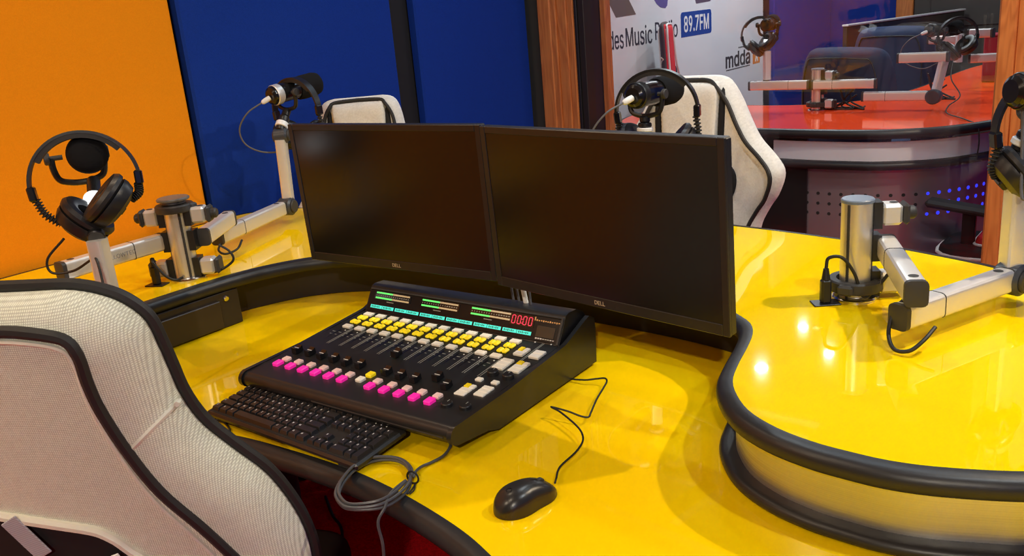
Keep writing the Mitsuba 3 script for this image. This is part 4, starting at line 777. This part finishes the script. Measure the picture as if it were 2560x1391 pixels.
rd = thing('studio_desk', 'curved glossy red desk in the second studio behind the glass', 'desk')
rp = [(-.93, 3.40), (-.92, 3.16), (-.82, 3.00), (-.5, 2.93), (-.1, 2.915), (.2, 2.905), (.45, 2.925), (.65, 3.025), (.80, 3.22), (.92, 3.5), (.98, 4.0), (.98, 4.6), (.95, 5.3), (.80, 5.75), (.5, 5.8), (.30, 5.6), (.24, 5.0), (.22, 4.4), (.14, 3.98), (-.02, 3.76), (-.25, 3.68), (-.5, 3.68), (-.75, 3.66)]
RPO = resample(spline(rp, 10, closed=True), .03)
if sg.LinearRing(RPO).is_ccw is False: RPO = RPO[::-1]
part(rd, 'red_top', prism(sg.Polygon(RPO), UP - RT + .002, UP), RED, smooth=20)
part(rd, 'top_edge', rim(RPO, UP + .0006, UP - RT - .004, .02, n=7), RIMB, label='black rounded edge')
fr = spline([(-.02, 2.955), (.12, 2.94), (.3, 2.94), (.45, 2.962), (.63, 3.06), (.77, 3.245), (.87, 3.5)], 8)[:, :2]
part(rd, 'riser_band', band(fr, LOW - .005, UP - RT - .022, .012), mat('steel_soft', (.80, .83, .90), .5, metal=.2), label='metal band under the red top')
part(rd, 'riser_edge', rim(fr[::-1][::-1], LOW - .005, LOW - .045, .025, closed=False, n=7, inner=.03), RIMB, label='black moulding under the metal band')
part(rd, 'recess_panel', band(spline([(-.88, 3.06), (-.5, 2.99), (-.1, 2.975), (.12, 2.99)], 6)[:, :2], .04, UP - RT - .004, .02), BLACK)
ped = spline([(-.05, 3.02), (.12, 3.00), (.3, 3.00), (.45, 3.03), (.60, 3.12), (.73, 3.30), (.82, 3.55)], 10)[:, :2]
pd = part(rd, 'pedestal_panel', band(ped, .02, LOW - .045, .012), mat('pedestal_steel', (.45, .40, .44), .34, metal=.7), label='curved perforated steel pedestal')
pl_ = sg.LineString(ped); holes, lit = [], []
for j, sd in enumerate(np.arange(.12, pl_.length - .03, .05)):
    p, q = np.array(pl_.interpolate(sd).coords[0]), np.array(pl_.interpolate(sd + .005).coords[0]); t = unit(q - p); nr = np.array([t[1], -t[0]])
    for r_, z in enumerate((.575, .53, .485)):
        c = (*(p + nr * .0055), z); hm = rod(c, (*(p + nr * .0072), z), .0075 if sd < .70 else .0085, 0, 10); (holes if sd < .62 else lit).append(hm)
for hm in holes: part(pd, 'hole', hm, RUBBER, smooth=False)
for hm in lit: part(pd, 'lit_hole', hm, mat('blue_led', (.02, .02, .5), .4) if 'm_blue_led' not in scene else 'm_blue_led', smooth=False, label='hole lit blue from inside', emitter=glow((.03, .04, 1.0), 1.2))
part(rd, 'unseen_led_strip', cat([box(.35, 3.10, .03, .7, .02, .012), box(.74, 3.02, .012, .3, .02, .012)]), mat('unseen_led_strip', (.1, .05, .6), .5), smooth=False, label='unseen blue light strip near the floor, placed for the purple glow', emitter={'type': 'area', 'radiance': rgb(.45, .12, 3.6), 'sampling_weight': .15})  # strip hidden from view, placed to give the purple glow

fp = pole(-.024, 3.504, 'metal pole with cables on the red desk', (1, -.1), cap=False)
a1 = arm('silver arm spread over the front of the red desk', [((-.03, 3.47, zA + .025), (.245, 3.50, zA + .018)), ((.20, 3.50, zB + .012), (.50, 3.52, zB + .008)), ((.505, 3.52, zB + .01), (.535, 3.53, 1.085)), ((.345, 3.53, 1.105), (.545, 3.53, 1.108))])
knuckle(a1, (.507, 3.50, zB + .008), (0, 1, 0), .034, .05)
a2 = arm('silver arm left of the pole on the red desk with an upright', [((-.06, 3.47, zA + .025), (-.345, 3.46, zA + .022)), ((-.275, 3.49, zA + .05), (-.275, 3.49, 1.165))])
fm = microphone('dark microphone with a white light ring before the white board', (-.280, 3.54, 1.295), (-.2, .95, .05), (-.275, 3.49, 1.17), xlr=False, lf=.25)
headphones('headphones on the far microphone before the white board', (-.310, 3.48, 1.245), (.79, .61, 0), (0, 0, 1), sc=.85)
p2 = pole(.66, 4.30, 'metal pole behind the dark headphones on the red desk', (1, 0), cap=False)
a3 = arm('silver arm behind the dark headphones on the red desk', [((.64, 4.27, 1.03), (.50, 4.24, 1.035)), ((.50, 4.2, 1.155), (.60, 4.18, 1.165)), ((.30, 4.26, 1.12), (.47, 4.20, 1.145)), ((.45, 4.2, 1.02), (.45, 4.2, 1.16))])
microphone('dark microphone with hanging lead above the red desk', (.44, 3.92, 1.205), (.5, .8, 0), (.47, 4.0, 1.10), led=False)
headphones('dark headphones hanging above the right part of the red desk', (.505, 3.90, 1.165), (.8, .6, 0), (.1, 0, 1), sc=.9, cord=[(.50, 3.86, 1.06), (.51, 3.80, .98), (.57, 3.72, .91), (.56, 3.55, .885), (.60, 3.35, .88), (.70, 3.2, .878), (.76, 3.14, .86), (.775, 3.125, .80), (.77, 3.12, .72)])
for i, (x, y, z) in enumerate([(.10, 3.55, .88), (.42, 3.9, .88)]):
    single('cable_bundle', ['black cables bundled at the foot of the far pole', 'tangle of black cables below the dark headphones'][i], 'cable', cat([cable([(x + .05 * math.cos(j * 1.7), y + .03 * math.sin(j), z + .06 + .03 * (j % 3)), (x + .02 * math.cos(j * 2.1), y, z + .03), (x + .08 * math.cos(j * 2.9), y + .04 * math.sin(j * 2.9), z - .003), (x + .12 * math.cos(j * 2.2 + 1), y + .05 * math.sin(j), z - .003)], .004) for j in range(6)]), CABLEB)

def office_chair(label, x, y, top, w, heading, group=None):
    h = math.radians(heading); fwd = np.array([math.sin(h), math.cos(h), 0]); k = thing('office_chair', label, 'chair', frame((x, y, 0), y=fwd, z=(0, 0, 1)))
    g = sg.Polygon([(a, b) for a, b, _ in spline([(-w * .40, top - .025, 0), (-w * .22, top, 0), (w * .22, top, 0), (w * .40, top - .025, 0), (w * .49, top - .16, 0), (w * .5, top - .36, 0), (w * .44, top - .58, 0), (w * .3, top - .66, 0), (-w * .3, top - .66, 0), (-w * .44, top - .58, 0), (-w * .5, top - .36, 0), (-w * .49, top - .16, 0)], 6, True)]).buffer(0)
    m = pillow(g, .12, .06, .022); m.vertices[:, 1] += .05 * (np.abs(m.vertices[:, 0]) / (w / 2)) ** 2; m.fix_normals(); part(k, 'backrest', m, NAVYF, smooth=True)
    part(k, 'back_seam', tube(np.array([(a, -.062 + .05 * (abs(a) / (w / 2)) ** 2, b) for a, b in list(g.buffer(-.055).exterior.coords)[:-1]]), .004, 6, closed=True), PIPE)
    q = rrect(w, .48, .1, 0, .28); s = pillow(q, .10, .05, .03); V = s.vertices.copy(); s.vertices = np.stack([V[:, 0], V[:, 2], .50 + V[:, 1]], 1); s.fix_normals(); part(k, 'seat', s, NAVYF, smooth=True)
    part(k, 'gas_column', rod((0, .27, .1), (0, .27, .46), .028), BLACK)
    for s_ in (-1, 1): part(k, 'armrest', cat([box(s_ * w * .56, .2, .68, .07, .26, .03, .01), box(s_ * w * .56, .2, .57, .03, .06, .2, .004)]), BLACK, smooth=False)
    for i in range(5):
        a = i * 2 * math.pi / 5; part(k, 'base_leg', trimesh.convex.convex_hull(np.vstack([box(.02 * math.cos(a), .27 + .02 * math.sin(a), .11, .05, .05, .05).vertices, box(.3 * math.cos(a), .27 + .3 * math.sin(a), .05, .04, .04, .05).vertices])), BLACK, smooth=False)
    return k
office_chair('dark blue padded chair just behind the far pole', -.14, 4.22, 1.115, .60, 20)
office_chair('dark padded chair behind and right of the blue chair', -.09, 4.95, 1.175, .52, 10)
gaming_chair('red gaming chair with white trim seen edge-on before the board', (-1.05, 3.86, 1.325), 70, 3, PROF, TH=.036, curl=.03, fabric=REDF, rearfab=mat('brown_fabric', (.05, .03, .02), .7), piping=mat('white_trim', (.8, .78, .74), .6), stripe=WHITEF)
def low_chair():
    k = thing('gaming_chair', 'low black and red chair under the red desk beside the mullion', 'chair', move(.84, 3.11, 0))
    q = rrect(.36, .34, .12); s = pillow(q, .10, .05, .025); V = s.vertices.copy(); s.vertices = np.stack([V[:, 0], V[:, 2], .345 + V[:, 1]], 1); s.fix_normals(); part(k, 'seat', s, BLACKF, smooth=True)
    part(k, 'seat_trim', tube(np.array([(a, b, .352) for a, b in list(q.buffer(.003).exterior.coords)[:-1]]), .0075, 8, closed=True), 'm_white_trim', label='white trim round the seat')
    part(k, 'insert_trim', tube(np.array([(a, b, .400) for a, b in list(rrect(.19, .26, .05, .055, 0).exterior.coords)[:-1]]), .006, 8, closed=True), 'm_white_trim', label='white trim round the red insert')
    rp_ = pillow(rrect(.18, .25, .05, .055, 0), .05, .02, .025); V = rp_.vertices.copy(); rp_.vertices = np.stack([V[:, 0], V[:, 2], .405 + V[:, 1]], 1); rp_.fix_normals(); part(k, 'seat_insert', rp_, REDF, smooth=True, label='red seat insert')
    a = part(k, 'armrest', tr(box(0, 0, 0, .25, .085, .032, .012), move(-.10, -.10, .548) @ roty(.12)), CHAR, smooth=30); part(a, 'armrest_post', cat([box(-.06, -.09, .46, .05, .03, .17, .004), box(-.06, -.05, .385, .05, .11, .02, .004)]), BLACK, smooth=False)
    part(k, 'gas_column', rod((0, 0, .08), (0, 0, .31), .028), BLACK)
    for i in range(5):
        t = i * 2 * math.pi / 5 + .9; part(k, 'base_leg', trimesh.convex.convex_hull(np.vstack([box(.02 * math.cos(t), .02 * math.sin(t), .09, .05, .05, .05).vertices, box(.20 * math.cos(t), .20 * math.sin(t), .04, .04, .04, .05).vertices])), BLACK, smooth=False)
low_chair()
ds = thing('display_screen', 'large dark display standing behind the dark chairs', 'display', frame((-.30, 6.10, 0), x=unit((.264, .964, 0)), z=(0, 0, 1)))
part(ds, 'panel', box(0, 0, .86, 1.53, .04, .62, .006), mat('display_dark', (.02, .018, .014), .25), smooth=False)
part(ds, 'top_edge', box(0, -.002, 1.175, 1.54, .05, .014, .003), ALU, smooth=False, label='pale top edge')
part(ds, 'stand', cat([box(s * .6, 0, .28, .06, .04, .56, .004) for s in (-1, 1)] + [box(s * .6, 0, .015, .08, .5, .03, .004) for s in (-1, 1)]), BLACK, smooth=False)
single('storage_box', 'dark red box on the red desk beside the wooden mullion', 'box', cat([box(.565, 4.66, .995, .15, .14, .244, .006), box(.565, 4.66, 1.12, .16, .15, .012, .004)]), mat('box_red', (.30, .012, .03), .5), smooth=False)

# ---------------------------------------------------------------- unseen ceiling lamps
def downlight(x, y, r, col, s, where, H=2.7):
    k = thing('unseen_ceiling_light', 'unseen round ceiling spotlight ' + where, 'ceiling light', move(x, y, H))
    part(k, 'trim_ring', lathe([(r, -.002), (r + .018, -.003), (r + .02, -.0005), (r + .02, .0), (r, .0), (r, -.002)], n=28), WHITEP)
    lens = lathe([(0, 0), (r, 0)], (0, 0, -.0022), (0, 0, 1), 24)
    if lens.face_normals[0][2] > 0: lens.invert()
    part(k, 'lens', lens, WHITEP, smooth=False, emitter={'type': 'area', 'radiance': rgb(*[c * s for c in col])})
for d in DOWNLIGHTS + FAR_LIGHTS: downlight(*d)
for (x, y, sx, sy, col, s, where) in UNSEEN_PANELS:
    k = thing('unseen_ceiling_panel', 'unseen flat cool white ceiling panel ' + where, 'ceiling light', move(x, y, 2.7))
    part(k, 'frame', cat([box(0, q * (sy + .01), -.006, 2 * sx + .04, .02, .012) for q in (-1, 1)] + [box(q * (sx + .01), 0, -.006, .02, 2 * sy, .012) for q in (-1, 1)]), WHITEP, smooth=False)
    pn = trimesh.Trimesh(np.array([[-sx, -sy, -.004], [-sx, sy, -.004], [sx, sy, -.004], [sx, -sy, -.004]]), [[0, 1, 2], [0, 2, 3]], process=False)
    part(k, 'diffuser', pn, WHITEP, smooth=False, emitter={'type': 'area', 'radiance': rgb(*[c * s for c in col])})
